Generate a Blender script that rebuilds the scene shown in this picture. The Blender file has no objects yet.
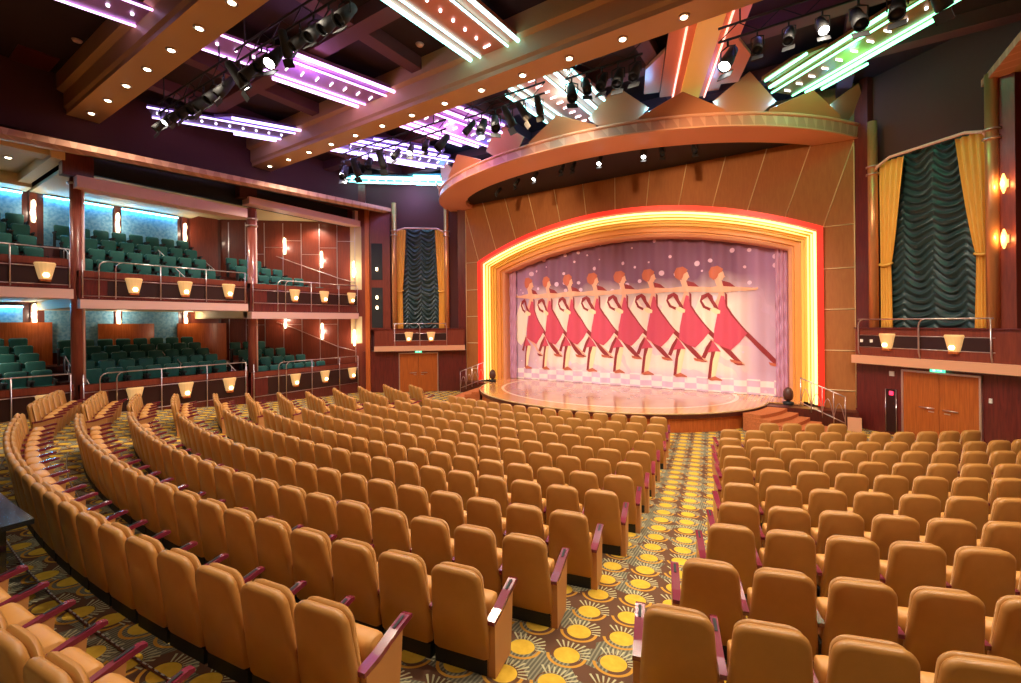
import bpy, bmesh, math, random
from mathutils import Vector, Matrix
random.seed(7)
PI = math.pi
sc = bpy.context.scene
col = sc.collection
# ------------------------------------------------------------------ camera
EYE = 3.62
cam_d = bpy.data.cameras.new('camera'); cam = bpy.data.objects.new('camera', cam_d); col.objects.link(cam)
cam.matrix_world = Matrix.Translation((0, 0, EYE)) @ Matrix.Rotation(math.radians(33), 4, 'Z') @ Matrix.Rotation(PI/2, 4, 'X') @ Matrix.Rotation(math.radians(-.573), 4, 'Z')
cam_d.sensor_width = 36; cam_d.lens = 450/1021*36; cam_d.shift_y = -19.2/1021
cam_d.clip_start = .05; cam_d.clip_end = 200
sc.camera = cam
# ------------------------------------------------------------------ world, exposure
w = bpy.data.worlds.new('world'); sc.world = w; w.use_nodes = True
w.node_tree.nodes['Background'].inputs[0].default_value = (1, .72, .55, 1)
w.node_tree.nodes['Background'].inputs[1].default_value = .16
sc.view_settings.view_transform = 'Standard'; sc.view_settings.look = 'None'
sc.view_settings.gamma = 1; sc.view_settings.use_curve_mapping = False
sc.view_settings.exposure = 0.2

def lamp(kind, loc, power, colr, rad=.12, target=None, size=60, blend=.6):
    d = bpy.data.lights.new('lamp_light', kind); d.energy = power; d.color = colr; d.shadow_soft_size = rad
    o = bpy.data.objects.new('lamp_light', d); col.objects.link(o); o.location = loc
    if kind == 'SPOT':
        d.spot_size = math.radians(size); d.spot_blend = blend
        v = (Vector(target)-Vector(loc)).normalized(); o.rotation_euler = v.to_track_quat('-Z', 'Y').to_euler()
    return o
WARM = (1, .85, .65)
# house lights: the warm downlights of the two ceiling beams, gathered in a few lamps along each beam
for v in (4.7, 10.4):
    for u in (-16.5, -12.3, -8.1, -3.9, .3, 4.0):
        lamp('SPOT', (u, v, 10.15), (1050 if v > 6 else (560 if u < -6 else 950)), WARM, .15, (u, v+1.5, 0), 140, .8)
for u in (-14, -8, -2):  # fill spots added behind the beams to brighten the rear rows
    lamp('SPOT', (u, -.5, 10.0), (120 if u < -6 else 300), WARM, .15, (u, -1, 0), 150, .8)
# stage washes from the lighting bars, aimed at the curtain and the stage
for u, tx in ((-15.3, -12), (-11.2, -9.5), (-8.5, -7), (-5.6, -5), (-1.8, -2)):
    lamp('SPOT', (u, 11.2, 9.6), 1080, (1, .93, .92), .12, (tx, 20.3, 3.0), 48, .7)
# warm wash on the wall round the arch
for u, tx in ((-11.2, -12.5), (-6.8, -6.8), (-2.4, -1)):
    lamp('SPOT', (u, 11.0, 9.5), 900, (1, .66, .36), .12, (tx, 18.9, 7.0), 80, .8)

# spots added at the lighting bars to brighten the draped boxes
lamp('SPOT', (-12.5, 11.6, 9.8), 700, (1, .86, .72), .1, (-17.2, 17.0, 5.5), 46, .7)
lamp('SPOT', (-1.2, 11.6, 9.8), 420, (1, .84, .66), .1, (3.4, 17.2, 5.2), 60, .7)
# ------------------------------------------------------------------ materials
def mat(name, c, rough=.6, metal=0, emit=None, es=0, coat=0, noise=0, nscale=20, bump=0, spec=.5):
    m = bpy.data.materials.new(name); m.use_nodes = True; nt = m.node_tree; b = nt.nodes['Principled BSDF']
    b.inputs['Base Color'].default_value = (*c, 1); b.inputs['Roughness'].default_value = rough; b.inputs['Metallic'].default_value = metal
    b.inputs['Specular IOR Level'].default_value = spec
    if coat: b.inputs['Coat Weight'].default_value = coat; b.inputs['Coat Roughness'].default_value = .1
    if emit: b.inputs['Emission Color'].default_value = (*emit, 1); b.inputs['Emission Strength'].default_value = es
    if noise or bump:
        tc = nt.nodes.new('ShaderNodeTexCoord'); n = nt.nodes.new('ShaderNodeTexNoise'); n.inputs['Scale'].default_value = nscale; n.inputs['Detail'].default_value = 4
        nt.links.new(tc.outputs['Object'], n.inputs['Vector'])
        if noise:
            mx = nt.nodes.new('ShaderNodeMix'); mx.data_type = 'RGBA'
            mx.inputs[6].default_value = (*[max(0, x*(1-noise)) for x in c], 1); mx.inputs[7].default_value = (*[min(1, x*(1+noise)) for x in c], 1)
            nt.links.new(n.outputs['Fac'], mx.inputs[0]); nt.links.new(mx.outputs[2], b.inputs['Base Color'])
        if bump:
            bp = nt.nodes.new('ShaderNodeBump'); bp.inputs['Strength'].default_value = bump; bp.inputs['Distance'].default_value = .01
            nt.links.new(n.outputs['Fac'], bp.inputs['Height']); nt.links.new(bp.outputs['Normal'], b.inputs['Normal'])
    return m
def srgb(r, g, b):
    f = lambda x: (x/255/12.92 if x/255 <= .04045 else ((x/255+.055)/1.055)**2.4)
    return (f(r), f(g), f(b))
def wood(name, c1, c2, rough=.4, scale=(8, 8, .6), coat=.2):
    m = mat(name, c1, rough, coat=coat); nt = m.node_tree; b = nt.nodes['Principled BSDF']
    tc = nt.nodes.new('ShaderNodeTexCoord'); mp = nt.nodes.new('ShaderNodeMapping'); mp.inputs['Scale'].default_value = scale
    n = nt.nodes.new('ShaderNodeTexNoise'); n.inputs['Scale'].default_value = 3; n.inputs['Detail'].default_value = 6; n.inputs['Distortion'].default_value = .6
    mx = nt.nodes.new('ShaderNodeMix'); mx.data_type = 'RGBA'; mx.inputs[6].default_value = (*c1, 1); mx.inputs[7].default_value = (*c2, 1)
    cr = nt.nodes.new('ShaderNodeMapRange'); cr.inputs[1].default_value = .3; cr.inputs[2].default_value = .7
    L = nt.links.new
    L(tc.outputs['Object'], mp.inputs['Vector']); L(mp.outputs[0], n.inputs['Vector']); L(n.outputs['Fac'], cr.inputs[0]); L(cr.outputs[0], mx.inputs[0]); L(mx.outputs[2], b.inputs['Base Color'])
    return m
M = {}
M['leather'] = mat('tan_leather', srgb(186, 130, 66), .36, noise=.10, nscale=9, bump=.08)
M['leather_seat'] = mat('tan_seat_leather', srgb(208, 146, 74), .42, noise=.08, nscale=9)
M['arm'] = mat('maroon_lacquer', srgb(128, 42, 62), .22, coat=.5)
M['armpanel'] = mat('tan_arm_panel', srgb(200, 140, 84), .5)
M['black'] = mat('black_metal', (.012, .012, .013), .65)
M['gloss'] = mat('black_gloss', (.01, .014, .018), .12, coat=1)
M['green'] = mat('green_velvet', srgb(18, 84, 78), .75, noise=.2, nscale=14)
M['piping'] = mat('grey_piping', srgb(120, 150, 140), .5)
M['silver'] = mat('brushed_silver', srgb(222, 205, 205), .3, .85)
M['maroon'] = wood('maroon_wood', srgb(116, 42, 36), srgb(86, 28, 28), .35)
M['redwood'] = wood('red_brown_wood', srgb(134, 58, 38), srgb(112, 44, 30), .4)
M['colwood'] = wood('column_wood', srgb(160, 82, 66), srgb(136, 64, 54), .3)
M['darkwood'] = wood('dark_wood', srgb(96, 36, 24), srgb(70, 24, 18), .4)
M['orangewood'] = wood('orange_wood', srgb(205, 108, 50), srgb(176, 82, 34), .35)
M['doorwood'] = wood('door_wood', srgb(196, 106, 44), srgb(160, 78, 30), .35, (14, 14, .5))
M['wallwood'] = wood('wall_panel_wood', srgb(172, 106, 50), srgb(160, 94, 42), .65, (5, 5, .8), 0)
M['ceiling'] = mat('ceiling_paint', srgb(52, 28, 36), .9, noise=.15, nscale=2)
M['rib'] = mat('ceiling_rib_paint', srgb(104, 62, 68), .8)
M['upper'] = mat('upper_wall_paint', srgb(88, 48, 48), .9)
M['beam'] = mat('beam_gold_paint', srgb(206, 160, 116), .5)
M['peach'] = mat('peach_plaster', srgb(228, 166, 130), .55)
M['pink'] = mat('pink_band_paint', srgb(240, 192, 180), .5)
M['cream'] = mat('cream_plaster', srgb(226, 200, 150), .6)
M['gold'] = mat('gold_decor', srgb(206, 136, 84), .4, .3)
M['yellow'] = mat('arch_yellow', srgb(250, 206, 96), .4)
M['orange'] = mat('arch_orange', srgb(232, 158, 80), .4)
M['archpink'] = mat('arch_pink', srgb(226, 160, 120), .4)
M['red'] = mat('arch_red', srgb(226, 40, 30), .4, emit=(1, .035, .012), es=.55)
M['cove'] = mat('cove_lamp', (1, .8, .4), .5, emit=(1, .74, .28), es=2.2)
M['cove2'] = mat('cove_lamp_dim', (1, .8, .4), .5, emit=(1, .68, .22), es=1.5)
M['cove3'] = mat('cove_lamp_faint', (1, .8, .4), .5, emit=(1, .64, .18), es=1.1)
M['drape'] = mat('gold_drape', srgb(240, 186, 86), .55)
M['shirr'] = mat('dark_green_satin', srgb(40, 62, 64), .38, .1)
M['sconce'] = mat('sconce_glass', srgb(226, 176, 110), .5, emit=(1, .62, .26), es=.34)
M['flame'] = mat('flame_glow', (1, .7, .3), .5, emit=(1, .50, .12), es=3.2)
M['bulb'] = mat('bulb_glow', (1, .9, .7), .5, emit=(1, .78, .42), es=6)
M['downlight'] = mat('downlight_glow', (1, .95, .8), .5, emit=(1, .86, .55), es=14)
M['white_lens'] = mat('lens_glow', (1, 1, 1), .3, emit=(1, .97, .92), es=20)
M['dim_lens'] = mat('dim_lens', (.03, .035, .05), .15)
M['exit'] = mat('exit_green', (.05, .6, .3), .4, emit=(.1, .9, .45), es=1.6)
M['exitwhite'] = mat('exit_white', (.9, 1, .9), .4, emit=(.8, 1, .85), es=1.2)
M['paper'] = mat('white_plate', (.85, .82, .75), .5)
M['redlamp'] = mat('red_lamp', (1, .05, .1), .4, emit=(1, .03, .10), es=2)
M['stair'] = mat('stair_carpet', srgb(196, 112, 62), .9, noise=.4, nscale=25)
M['statue'] = mat('dark_bronze', srgb(84, 48, 36), .45)

# ------------------------------------------------------------------ mesh helpers
def T(x=0, y=0, z=0): return Matrix.Translation((x, y, z))
class MB:
    def __init__(s): s.bm = bmesh.new(); s.mats = []
    def mi(s, m):
        if m not in s.mats: s.mats.append(m)
        return s.mats.index(m)
    def faces(s, verts, faces, m, mx=None, smooth=False):
        vs = [s.bm.verts.new((mx @ Vector(v)) if mx else Vector(v)) for v in verts]; i = s.mi(m)
        for f in faces:
            try:
                fc = s.bm.faces.new([vs[k] for k in f]); fc.material_index = i; fc.smooth = smooth
            except ValueError: pass
        return vs
    def box(s, a, b, m, mx=None):
        x0, y0, z0 = a; x1, y1, z1 = b
        V = [(x0, y0, z0), (x1, y0, z0), (x1, y1, z0), (x0, y1, z0), (x0, y0, z1), (x1, y0, z1), (x1, y1, z1), (x0, y1, z1)]
        s.faces(V, [(0, 3, 2, 1), (4, 5, 6, 7), (0, 1, 5, 4), (1, 2, 6, 5), (2, 3, 7, 6), (3, 0, 4, 7)], m, mx)
        return s
    def tube(s, pts, r, m, n=8, mx=None, caps=True, closed=False):
        pts = [Vector(p) for p in pts]; rs = r if isinstance(r, (list, tuple)) else [r]*len(pts)
        rings = []
        up0 = None
        for i, p in enumerate(pts):
            a = pts[i-1] if i > 0 else (pts[-1] if closed else p); b = pts[i+1] if i < len(pts)-1 else (pts[0] if closed else p)
            d = (b-a).normalized()
            if up0 is None:
                up0 = Vector((0, 0, 1)) if abs(d.z) < .9 else Vector((1, 0, 0))
            x = up0.cross(d)
            if x.length < 1e-4: x = Vector((1, 0, 0)).cross(d)
            x.normalize(); y = d.cross(x).normalized(); up0 = y
            rings.append([p+(x*math.cos(2*PI*k/n)+y*math.sin(2*PI*k/n))*rs[i] for k in range(n)])
        V = [v for rg in rings for v in rg]; F = []
        R_ = len(rings)
        for i in range(R_ if closed else R_-1):
            for k in range(n):
                F.append((i*n+k, i*n+(k+1) % n, ((i+1) % R_)*n+(k+1) % n, ((i+1) % R_)*n+k))
        if caps and not closed: F.append(tuple(range(n-1, -1, -1))); F.append(tuple((R_-1)*n+k for k in range(n)))
        s.faces(V, F, m, mx, True)
        return s
    def lathe(s, prof, m, n=16, mx=None):
        V = []; F = []
        for r, z in prof: V += [(r*math.cos(2*PI*k/n), r*math.sin(2*PI*k/n), z) for k in range(n)]
        for i in range(len(prof)-1):
            for k in range(n): F.append((i*n+k, i*n+(k+1) % n, (i+1)*n+(k+1) % n, (i+1)*n+k))
        F.append(tuple(range(n-1, -1, -1))); F.append(tuple((len(prof)-1)*n+k for k in range(n)))
        s.faces(V, F, m, mx, True); return s
    def prism(s, poly, h0, h1, m, mx=None, smooth=False):
        # poly in xy, extruded in z
        n = len(poly); V = [(x, y, h0) for x, y in poly]+[(x, y, h1) for x, y in poly]
        F = [tuple(range(n-1, -1, -1)), tuple(range(n, 2*n))]+[(k, (k+1) % n, n+(k+1) % n, n+k) for k in range(n)]
        s.faces(V, F, m, mx, smooth); return s
    def rings(s, rgs, m, mx=None, smooth=True, cap=True):
        n = len(rgs[0]); V = [v for r in rgs for v in r]; F = []
        for i in range(len(rgs)-1):
            for k in range(n): F.append((i*n+k, i*n+(k+1) % n, (i+1)*n+(k+1) % n, (i+1)*n+k))
        if cap: F.append(tuple(range(n-1, -1, -1))); F.append(tuple((len(rgs)-1)*n+k for k in range(n)))
        s.faces(V, F, m, mx, smooth); return s
    def build(s, name, parent=None, label=None, cat=None, group=None, kind=None, loc=None, mx=None):
        bmesh.ops.recalc_face_normals(s.bm, faces=s.bm.faces)
        me = bpy.data.meshes.new(name)
        if mx is not None: s.bm.transform(mx)
        s.bm.to_mesh(me); s.bm.free()
        for m in s.mats: me.materials.append(m)
        o = bpy.data.objects.new(name, me); col.objects.link(o)
        if parent: o.parent = parent
        if loc is not None: o.location = loc
        tag(o, label, cat, group, kind)
        return o
def tag(o, label=None, cat=None, group=None, kind=None):
    if label: o['label'] = label
    if cat: o['category'] = cat
    if group: o['group'] = group
    if kind: o['kind'] = kind
    return o
def empty(name, loc, rz=0, label=None, cat=None, group=None):
    o = bpy.data.objects.new(name, None); col.objects.link(o); o.location = loc; o.rotation_euler = (0, 0, rz); o.empty_display_size = .1
    return tag(o, label, cat, group)
def copy_tree(o, parent=None):
    c = o.copy(); col.objects.link(c)
    if parent: c.parent = parent
    for ch in list(o.children): copy_tree(ch, c)
    return c
def ordinal(n):
    W = ['first', 'second', 'third', 'fourth', 'fifth', 'sixth', 'seventh', 'eighth', 'ninth', 'tenth', 'eleventh', 'twelfth', 'thirteenth', 'fourteenth', 'fifteenth', 'sixteenth', 'seventeenth', 'eighteenth', 'nineteenth', 'twentieth', 'twenty-first', 'twenty-second', 'twenty-third', 'twenty-fourth', 'twenty-fifth']
    return W[n-1] if n <= len(W) else 'far'
def struct(mb, name): return mb.build(name, kind='structure')

# ------------------------------------------------------------------ seating geometry
SU, SV = -7.31, 28.10                       # centre of the seat rows
def hp(R): return 2.6426-.0466*(R-18)-.0051*(R-18)**2
def floor_z(R):
    if R < 15.6: return 0.0
    if R > 26.8: return floor_z(26.8)+.14*max(0, min(R-28.6, 6))
    return max(0, EYE-(hp(R)+.90))
def fz(u, v): return floor_z(math.hypot(u-SU, v-SV))
RAX = math.atan2(-math.sin(math.radians(33)), math.cos(math.radians(33)))
def row_pt(R, ph):
    # ph: angle in the camera frame (0 = straight towards the camera from the centre)
    x = R*math.sin(ph); s = -R*math.cos(ph); th = math.radians(33)
    return SU+x*math.cos(th)-s*math.sin(th), SV+x*math.sin(th)+s*math.cos(th)
UC, V0 = -6.8, 18.92                         # stage axis and proscenium wall
# ------------------------------------------------------------------ node expressions for printed patterns
class NX:
    def __init__(s, nt, sock): s.nt = nt; s.k = sock
    def _m(s, op, *o):
        n = s.nt.nodes.new('ShaderNodeMath'); n.operation = op
        for i, x in enumerate((s,)+o):
            if isinstance(x, NX): s.nt.links.new(x.k, n.inputs[i])
            else: n.inputs[i].default_value = x
        return NX(s.nt, n.outputs[0])
    def __add__(s, o): return s._m('ADD', o)
    def __sub__(s, o): return s._m('SUBTRACT', o)
    def __mul__(s, o): return s._m('MULTIPLY', o)
    def __truediv__(s, o): return s._m('DIVIDE', o)
    def lt(s, o): return s._m('LESS_THAN', o)
    def gt(s, o): return s._m('GREATER_THAN', o)
    def f(s, op, *o): return s._m(op, *o)
def coords(nt, rot=0):
    tc = nt.nodes.new('ShaderNodeTexCoord'); mp = nt.nodes.new('ShaderNodeMapping'); mp.inputs['Rotation'].default_value = (0, 0, rot)
    nt.links.new(tc.outputs['Object'], mp.inputs['Vector'])
    sp = nt.nodes.new('ShaderNodeSeparateXYZ'); nt.links.new(mp.outputs[0], sp.inputs[0])
    return NX(nt, sp.outputs[0]), NX(nt, sp.outputs[1]), NX(nt, sp.outputs[2]), mp
def mixc(nt, fac, a, b):
    mx = nt.nodes.new('ShaderNodeMix'); mx.data_type = 'RGBA'
    nt.links.new(fac.k, mx.inputs[0])
    for i, c in ((6, a), (7, b)):
        if isinstance(c, tuple): mx.inputs[i].default_value = (*c, 1)
        else: nt.links.new(c, mx.inputs[i])
    return mx.outputs[2]
def carpet():
    m = mat('sunburst_carpet', srgb(120, 80, 55), .95, spec=.1); nt = m.node_tree; b = nt.nodes['Principled BSDF']
    X, Y, Z, mp = coords(nt, math.radians(31))
    px, py = .52, .62
    ax = (X/px).f('FRACT')-.5; ay = (Y/py).f('FRACT')-.5
    bx = (X/px+.5).f('FRACT')-.5; by = (Y/py+.5).f('FRACT')-.5
    ax, ay, bx, by = ax*px, ay*py, bx*px, by*py
    ra = (ax*ax+ay*ay).f('SQRT'); rb = (bx*bx+by*by).f('SQRT')
    sel = rb.lt(ra); inv = (sel*-1)+1
    r = ra*inv+rb*sel; x = ax*inv+bx*sel; y = ay*inv+by*sel
    ang = y.f('ARCTAN2', x)
    disc = r.lt(.115)
    arc = r.gt(.152)*r.lt(.180)*((ang+.7).f('ABSOLUTE').lt(1.5))
    arc2 = r.gt(.128)*r.lt(.140)*((ang+.9).f('ABSOLUTE').gt(1.2))
    rays = (ang*26).f('SINE').gt(.45)*r.gt(.122)*r.lt(.235)*((ang-1.9).f('ABSOLUTE').lt(1.2))
    n = nt.nodes.new('ShaderNodeTexVoronoi'); n.inputs['Scale'].default_value = 3.2; nt.links.new(mp.outputs[0], n.inputs['Vector'])
    nn = nt.nodes.new('ShaderNodeSeparateColor'); nt.links.new(n.outputs['Color'], nn.inputs[0])
    patch = NX(nt, nn.outputs[0]).gt(.55)
    stripes = ((X*1.0+Y*.7)*150).f('SINE').gt(.2)*patch
    c = mixc(nt, patch, srgb(106, 74, 56), srgb(102, 98, 82))
    c = mixc(nt, stripes, c, srgb(146, 140, 116))
    c = mixc(nt, arc, c, srgb(206, 150, 60))
    c = mixc(nt, arc2, c, srgb(110, 70, 40))
    c = mixc(nt, rays, c, srgb(196, 190, 150))
    dn = nt.nodes.new('ShaderNodeTexNoise'); dn.inputs['Scale'].default_value = 14; nt.links.new(mp.outputs[0], dn.inputs['Vector'])
    dc = mixc(nt, NX(nt, dn.outputs['Fac']), srgb(206, 160, 48), srgb(240, 200, 76)); c = mixc(nt, disc, c, dc)
    nt.links.new(c, b.inputs['Base Color'])
    return m
M['carpet'] = carpet()
def stage_floor():
    m = mat('stage_lacquer', srgb(210, 150, 100), .16, coat=.4); nt = m.node_tree; b = nt.nodes['Principled BSDF']
    X, Y, Z, mp = coords(nt)
    ex = (X-(UC-.32))/5.0; ey = (Y-18.92)/4.0; r = (ex*ex+ey*ey).f('SQRT')
    line = r.gt(.985)*r.lt(1.012); inner = r.lt(.985)
    w_ = nt.nodes.new('ShaderNodeTexNoise'); w_.inputs['Scale'].default_value = 1.2; nt.links.new(mp.outputs[0], w_.inputs['Vector'])
    pl = ((X*6).f('FRACT')).lt(.5)
    c = mixc(nt, pl, srgb(216, 156, 96), srgb(206, 146, 90))
    c2 = mixc(nt, NX(nt, w_.outputs['Fac']), srgb(176, 120, 100), srgb(214, 166, 140))
    c = mixc(nt, inner, c, c2)
    c = mixc(nt, line, c, srgb(250, 225, 190))
    nt.links.new(c, b.inputs['Base Color']); return m
M['stagefloor'] = stage_floor()
def blue_panel():
    m = mat('blue_mottled_panel', srgb(120, 170, 190), .7); nt = m.node_tree; b = nt.nodes['Principled BSDF']
    X, Y, Z, mp = coords(nt); n = nt.nodes.new('ShaderNodeTexNoise'); n.inputs['Scale'].default_value = 9; n.inputs['Detail'].default_value = 5
    nt.links.new(mp.outputs[0], n.inputs['Vector'])
    f = NX(nt, n.outputs['Fac'])
    c = mixc(nt, ((f-.35)*3.3), srgb(84, 148, 190), srgb(132, 184, 212)); nt.links.new(c, b.inputs['Base Color']); return m
M['bluepanel'] = blue_panel()
def decor():
    m = mat('gold_chevron_band', srgb(206, 136, 84), .45, .15); nt = m.node_tree; b = nt.nodes['Principled BSDF']
    X, Y, Z, mp = coords(nt)
    t = ((X*.8+Y)*2.2).f('FRACT'); tri = ((t-.5).f('ABSOLUTE'))*.7
    zz = (Z*1.15).f('FRACT'); f = tri.gt(zz*.35)
    c = mixc(nt, f, srgb(218, 164, 134), srgb(200, 142, 114)); nt.links.new(c, b.inputs['Base Color']); return m
M['decor'] = decor()

# ------------------------------------------------------------------ floor
mb = MB(); xs = [-26+i*.5 for i in range(68)]; ys = [-9+i*.5 for i in range(60)]
V = [(x, y, fz(x, y)) for y in ys for x in xs]; nx_ = len(xs)
F = [(j*nx_+i, j*nx_+i+1, (j+1)*nx_+i+1, (j+1)*nx_+i) for j in range(len(ys)-1) for i in range(nx_-1)]
mb.faces(V, F, M['carpet'], smooth=True); struct(mb, 'floor')

# ------------------------------------------------------------------ ceiling, beams, ribs
CZ = 11.5
mb = MB(); mb.box((-27, -9, CZ), (9, 24, CZ+.2), M['ceiling']); struct(mb, 'ceiling')
mb = MB()
for v in (7.6, 13.6, 16.4): mb.box((-26, v-.22, 11.12), (8, v+.22, CZ), M['rib'])
for u in (-22, -17.2, -14.6, -9.6, -3.6, 1.2): mb.box((u-.2, 4.7, 11.14), (u+.2, 19, CZ), M['rib'])
struct(mb, 'trim_1')
k_ = 2
BEAMS = (4.7, 10.4)
beam_things = []
for v in BEAMS:
    mb = MB()
    # stepped beam section
    sec = [(-.62, 11.5), (-.62, 11.0), (-.46, 10.95), (-.46, 10.5), (-.40, 10.42), (-.40, 10.30), (.40, 10.30), (.40, 10.42), (.46, 10.5), (.46, 10.95), (.62, 11.0), (.62, 11.5)]
    V = [(-20.5, v+a, b) for a, b in sec]+[(7.5, v+a, b) for a, b in sec]; n = len(sec)
    mb.faces(V, [tuple(range(n)), tuple(range(2*n-1, n-1, -1))]+[(i, (i+1) % n, n+(i+1) % n, n+i) for i in range(n)], M['beam'])
    struct(mb, 'trim_%d' % k_); k_ += 1
def downlight_proto():
    e = empty('downlight', (0, 0, 0))
    MB().lathe([(.055, .0), (.12, .0), (.125, .025), (.055, .03)], M['silver'], 14).build('trim_ring', e)
    MB().lathe([(.0, -.018), (.05, -.018), (.075, -.004), (.075, .02), (.0, .02)], M['downlight'], 12).build('lamp_lens', e)
    return e
dl0 = downlight_proto(); used_dl = [False]
def downlight(u, v, z, label, group):
    o = dl0 if not used_dl[0] else copy_tree(dl0); used_dl[0] = True
    o.location = (u, v, z-.025); tag(o, label, 'ceiling light', group); return o
for bi, (v, nm) in enumerate(zip(BEAMS, ('nearer', 'farther'))):
    for i in range(19):
        u = -18.75+i*1.385 if v > 6 else -18.6+i*1.46
        if u > 5: continue
        downlight(u, v, 10.30, 'round warm downlight under the %s gold ceiling beam, %s from the gallery end' % (nm, ordinal(i+1)), 'downlights of the %s ceiling beam' % nm)

MB().box((-.75, -.42, -.04), (.75, .42, 0), M['maroon']).build('ceiling_hatch', None, 'reddish rectangular hatch in the dark ceiling at the upper left', 'hatch', loc=(-19.0, 3.5, CZ))
MB().lathe([(.0, -.06), (.09, -.05), (.12, 0), (.0, 0)], M['pink'], 16).build('smoke_detector', None, 'small round pale detector on the dark ceiling at the upper left', 'detector', loc=(-16.67, 3.93, CZ))
MB().lathe([(.0, -.06), (.09, -.05), (.12, 0), (.0, 0)], M['pink'], 16).build('smoke_detector', None, 'small round pale detector on the ceiling left of the cyan neon fixture', 'detector', loc=(-9.0, 9.3, CZ))
# ------------------------------------------------------------------ proscenium wall with tiled panels
ARC_N = 28
def arch_pts(hw, zs, za, z0=.63):
    R = (hw*hw+(za-zs)**2)/(2*(za-zs)); cz = za-R; a0 = math.asin(hw/R)
    pts = [(-hw, z0), (-hw, zs)]
    for i in range(1, ARC_N):
        a = -a0+2*a0*i/ARC_N; pts.append((R*math.sin(a), cz+R*math.cos(a)))
    return pts+[(hw, zs), (hw, z0)]
OUT = arch_pts(7.39, 6.79, 8.42, 0)
mb = MB()
# wall as strips round the arch opening
n = len(OUT); top = 11.5
V = []; 
for x, z in OUT: V.append((UC+x, V0, z))
tops = []
for i, (x, z) in enumerate(OUT):
    if i <= 1: tops.append((UC-8.32, V0, z if i == 0 else 6.79))
    elif i >= n-2: tops.append((UC+8.32, V0, 6.79 if i == n-2 else z))
    else: tops.append((UC+x*8.32/7.39, V0, top))
V += tops; F = [(i, i+1, n+i+1, n+i) for i in range(n-1) if i not in (1, n-3)]
vs = V+[(UC-8.32, V0, top), (UC+8.32, V0, top)]
F += [(1, 2, n+2, 2*n, n+1), (n-3, n-2, 2*n-2, 2*n+1, 2*n-3)]
mb.faces(vs, F, M['wallwood']); struct(mb, 'wall_front')
# pale joint lines of the wall panels
mb = MB()
def joint(a, b, r=.019): mb.tube([(UC+a[0], V0-.012, a[1]), (UC+b[0], V0-.012, b[1])], r, M['cream'], 5)
for sx in (-1, 1):
    joint((sx*7.42, 6.80), (sx*8.28, 9.55)); joint((sx*8.28, .65), (sx*8.28, 9.6))
    for z in (6.80, 5.35, 3.95, 2.55, 1.2): joint((sx*7.42, z), (sx*8.28, z+.0))
for x in (-6.3, -5.1, -3.9, -2.65, -1.35, 0, 1.35, 2.65, 3.9, 5.1, 6.3):
    R = (7.39**2+1.63**2)/(2*1.63); z = 8.42-R+math.sqrt(R*R-x*x)
    joint((x, z+.02), (x*1.16, 10.4))
struct(mb, 'trim_4')

# ------------------------------------------------------------------ the arch frame
arch = empty('proscenium_arch', (UC, V0, .63), 0, 'glowing stepped arch framing the stage, red outer band and yellow inner steps', 'arch')
def arch_band(name, prof, m, label=None):
    # prof: list of (hw, zs, za, v)
    mb = MB(); loops = []
    for hw, zs, za, v in prof: loops.append([(x, v-V0, z-.63) for x, z in arch_pts(hw, zs, za)])
    V = [p for l in loops for p in l]; n = len(loops[0])
    F = [(j*n+i, j*n+i+1, (j+1)*n+i+1, (j+1)*n+i) for j in range(len(loops)-1) for i in range(n-1)]
    mb.faces(V, F, m); return mb.build(name, arch, label)
# t = 0 inner edge .. 1 outer edge
def lv(t, v): return (6.35+1.04*t, 6.22+.57*t, 7.28+1.14*t, v)
arch_band('red_band', [lv(1.02, V0), lv(1.02, V0-.16), lv(.84, V0-.16), lv(.84, V0+.2)], M['red'], 'glowing red outer band')
mb = MB(); a_ = lv(.79, V0+.10); mb.tube([(x, a_[3]-V0, z-.63) for x, z in arch_pts(*a_[:3])], .045, M['cove'], 8); mb.build('cove_lamp', arch, 'bright yellow lamp tube behind the red band')
for t_, v_, m_ in ((.70, .24, 'cove2'), (.60, .33, 'cove3')):
    mb = MB(); a_ = lv(t_, V0+v_); mb.tube([(x, a_[3]-V0, z-.63) for x, z in arch_pts(*a_[:3])], .035, M[m_], 6); mb.build('cove_lamp', arch)
pr = [lv(.85, V0+.2)]
for i in range(5):
    t = .80-.1*i; v = V0+.22+.09*i
    pr += [lv(t, v), lv(t-.01, v+.09)]
arch_band('stepped_frame', pr, M['yellow'], 'stepped yellow part of the arch')
arch_band('middle_frame', [lv(.42, V0+.66), lv(.30, V0+.68), lv(.20, V0+.68), lv(.18, V0+.78), lv(.12, V0+.78), lv(.10, V0+.88)], M['orange'])
arch_band('inner_frame', [lv(.12, V0+.80), lv(.03, V0+.84), lv(0, V0+.95), lv(0, V0+1.6)], M['archpink'], 'pale pink inner edge of the arch')

# ------------------------------------------------------------------ stage
SZ = .63
def stage_outline(a, b, n=48): return [(UC-.32+a*math.cos(PI+PI*i/n), V0+b*math.sin(PI+PI*i/n)) for i in range(n+1)]
st = empty('stage', (UC, V0, 0), 0, 'low curved stage with a glossy brown floor in front of the dancer curtain', 'stage')
P0 = T(-UC, -V0, 0)
o1 = stage_outline(6.02, 4.92); mb = MB()
mb.prism(o1+[(UC+6.8, V0), (UC+6.8, V0+1.9), (UC-6.8, V0+1.9), (UC-6.8, V0)], SZ-.05, SZ, M['stagefloor']); dk = mb.build('deck', mx=None); dk.parent = st; dk.location = (-UC, -V0, 0)
mb = MB(); mb.prism(stage_outline(6.05, 4.95)+[(UC+5.73, V0+.2), (UC-6.37, V0+.2)], SZ-.17, SZ-.052, M['darkwood']); mb.build('edge_band', st, 'dark band along the stage edge', mx=P0)
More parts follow.
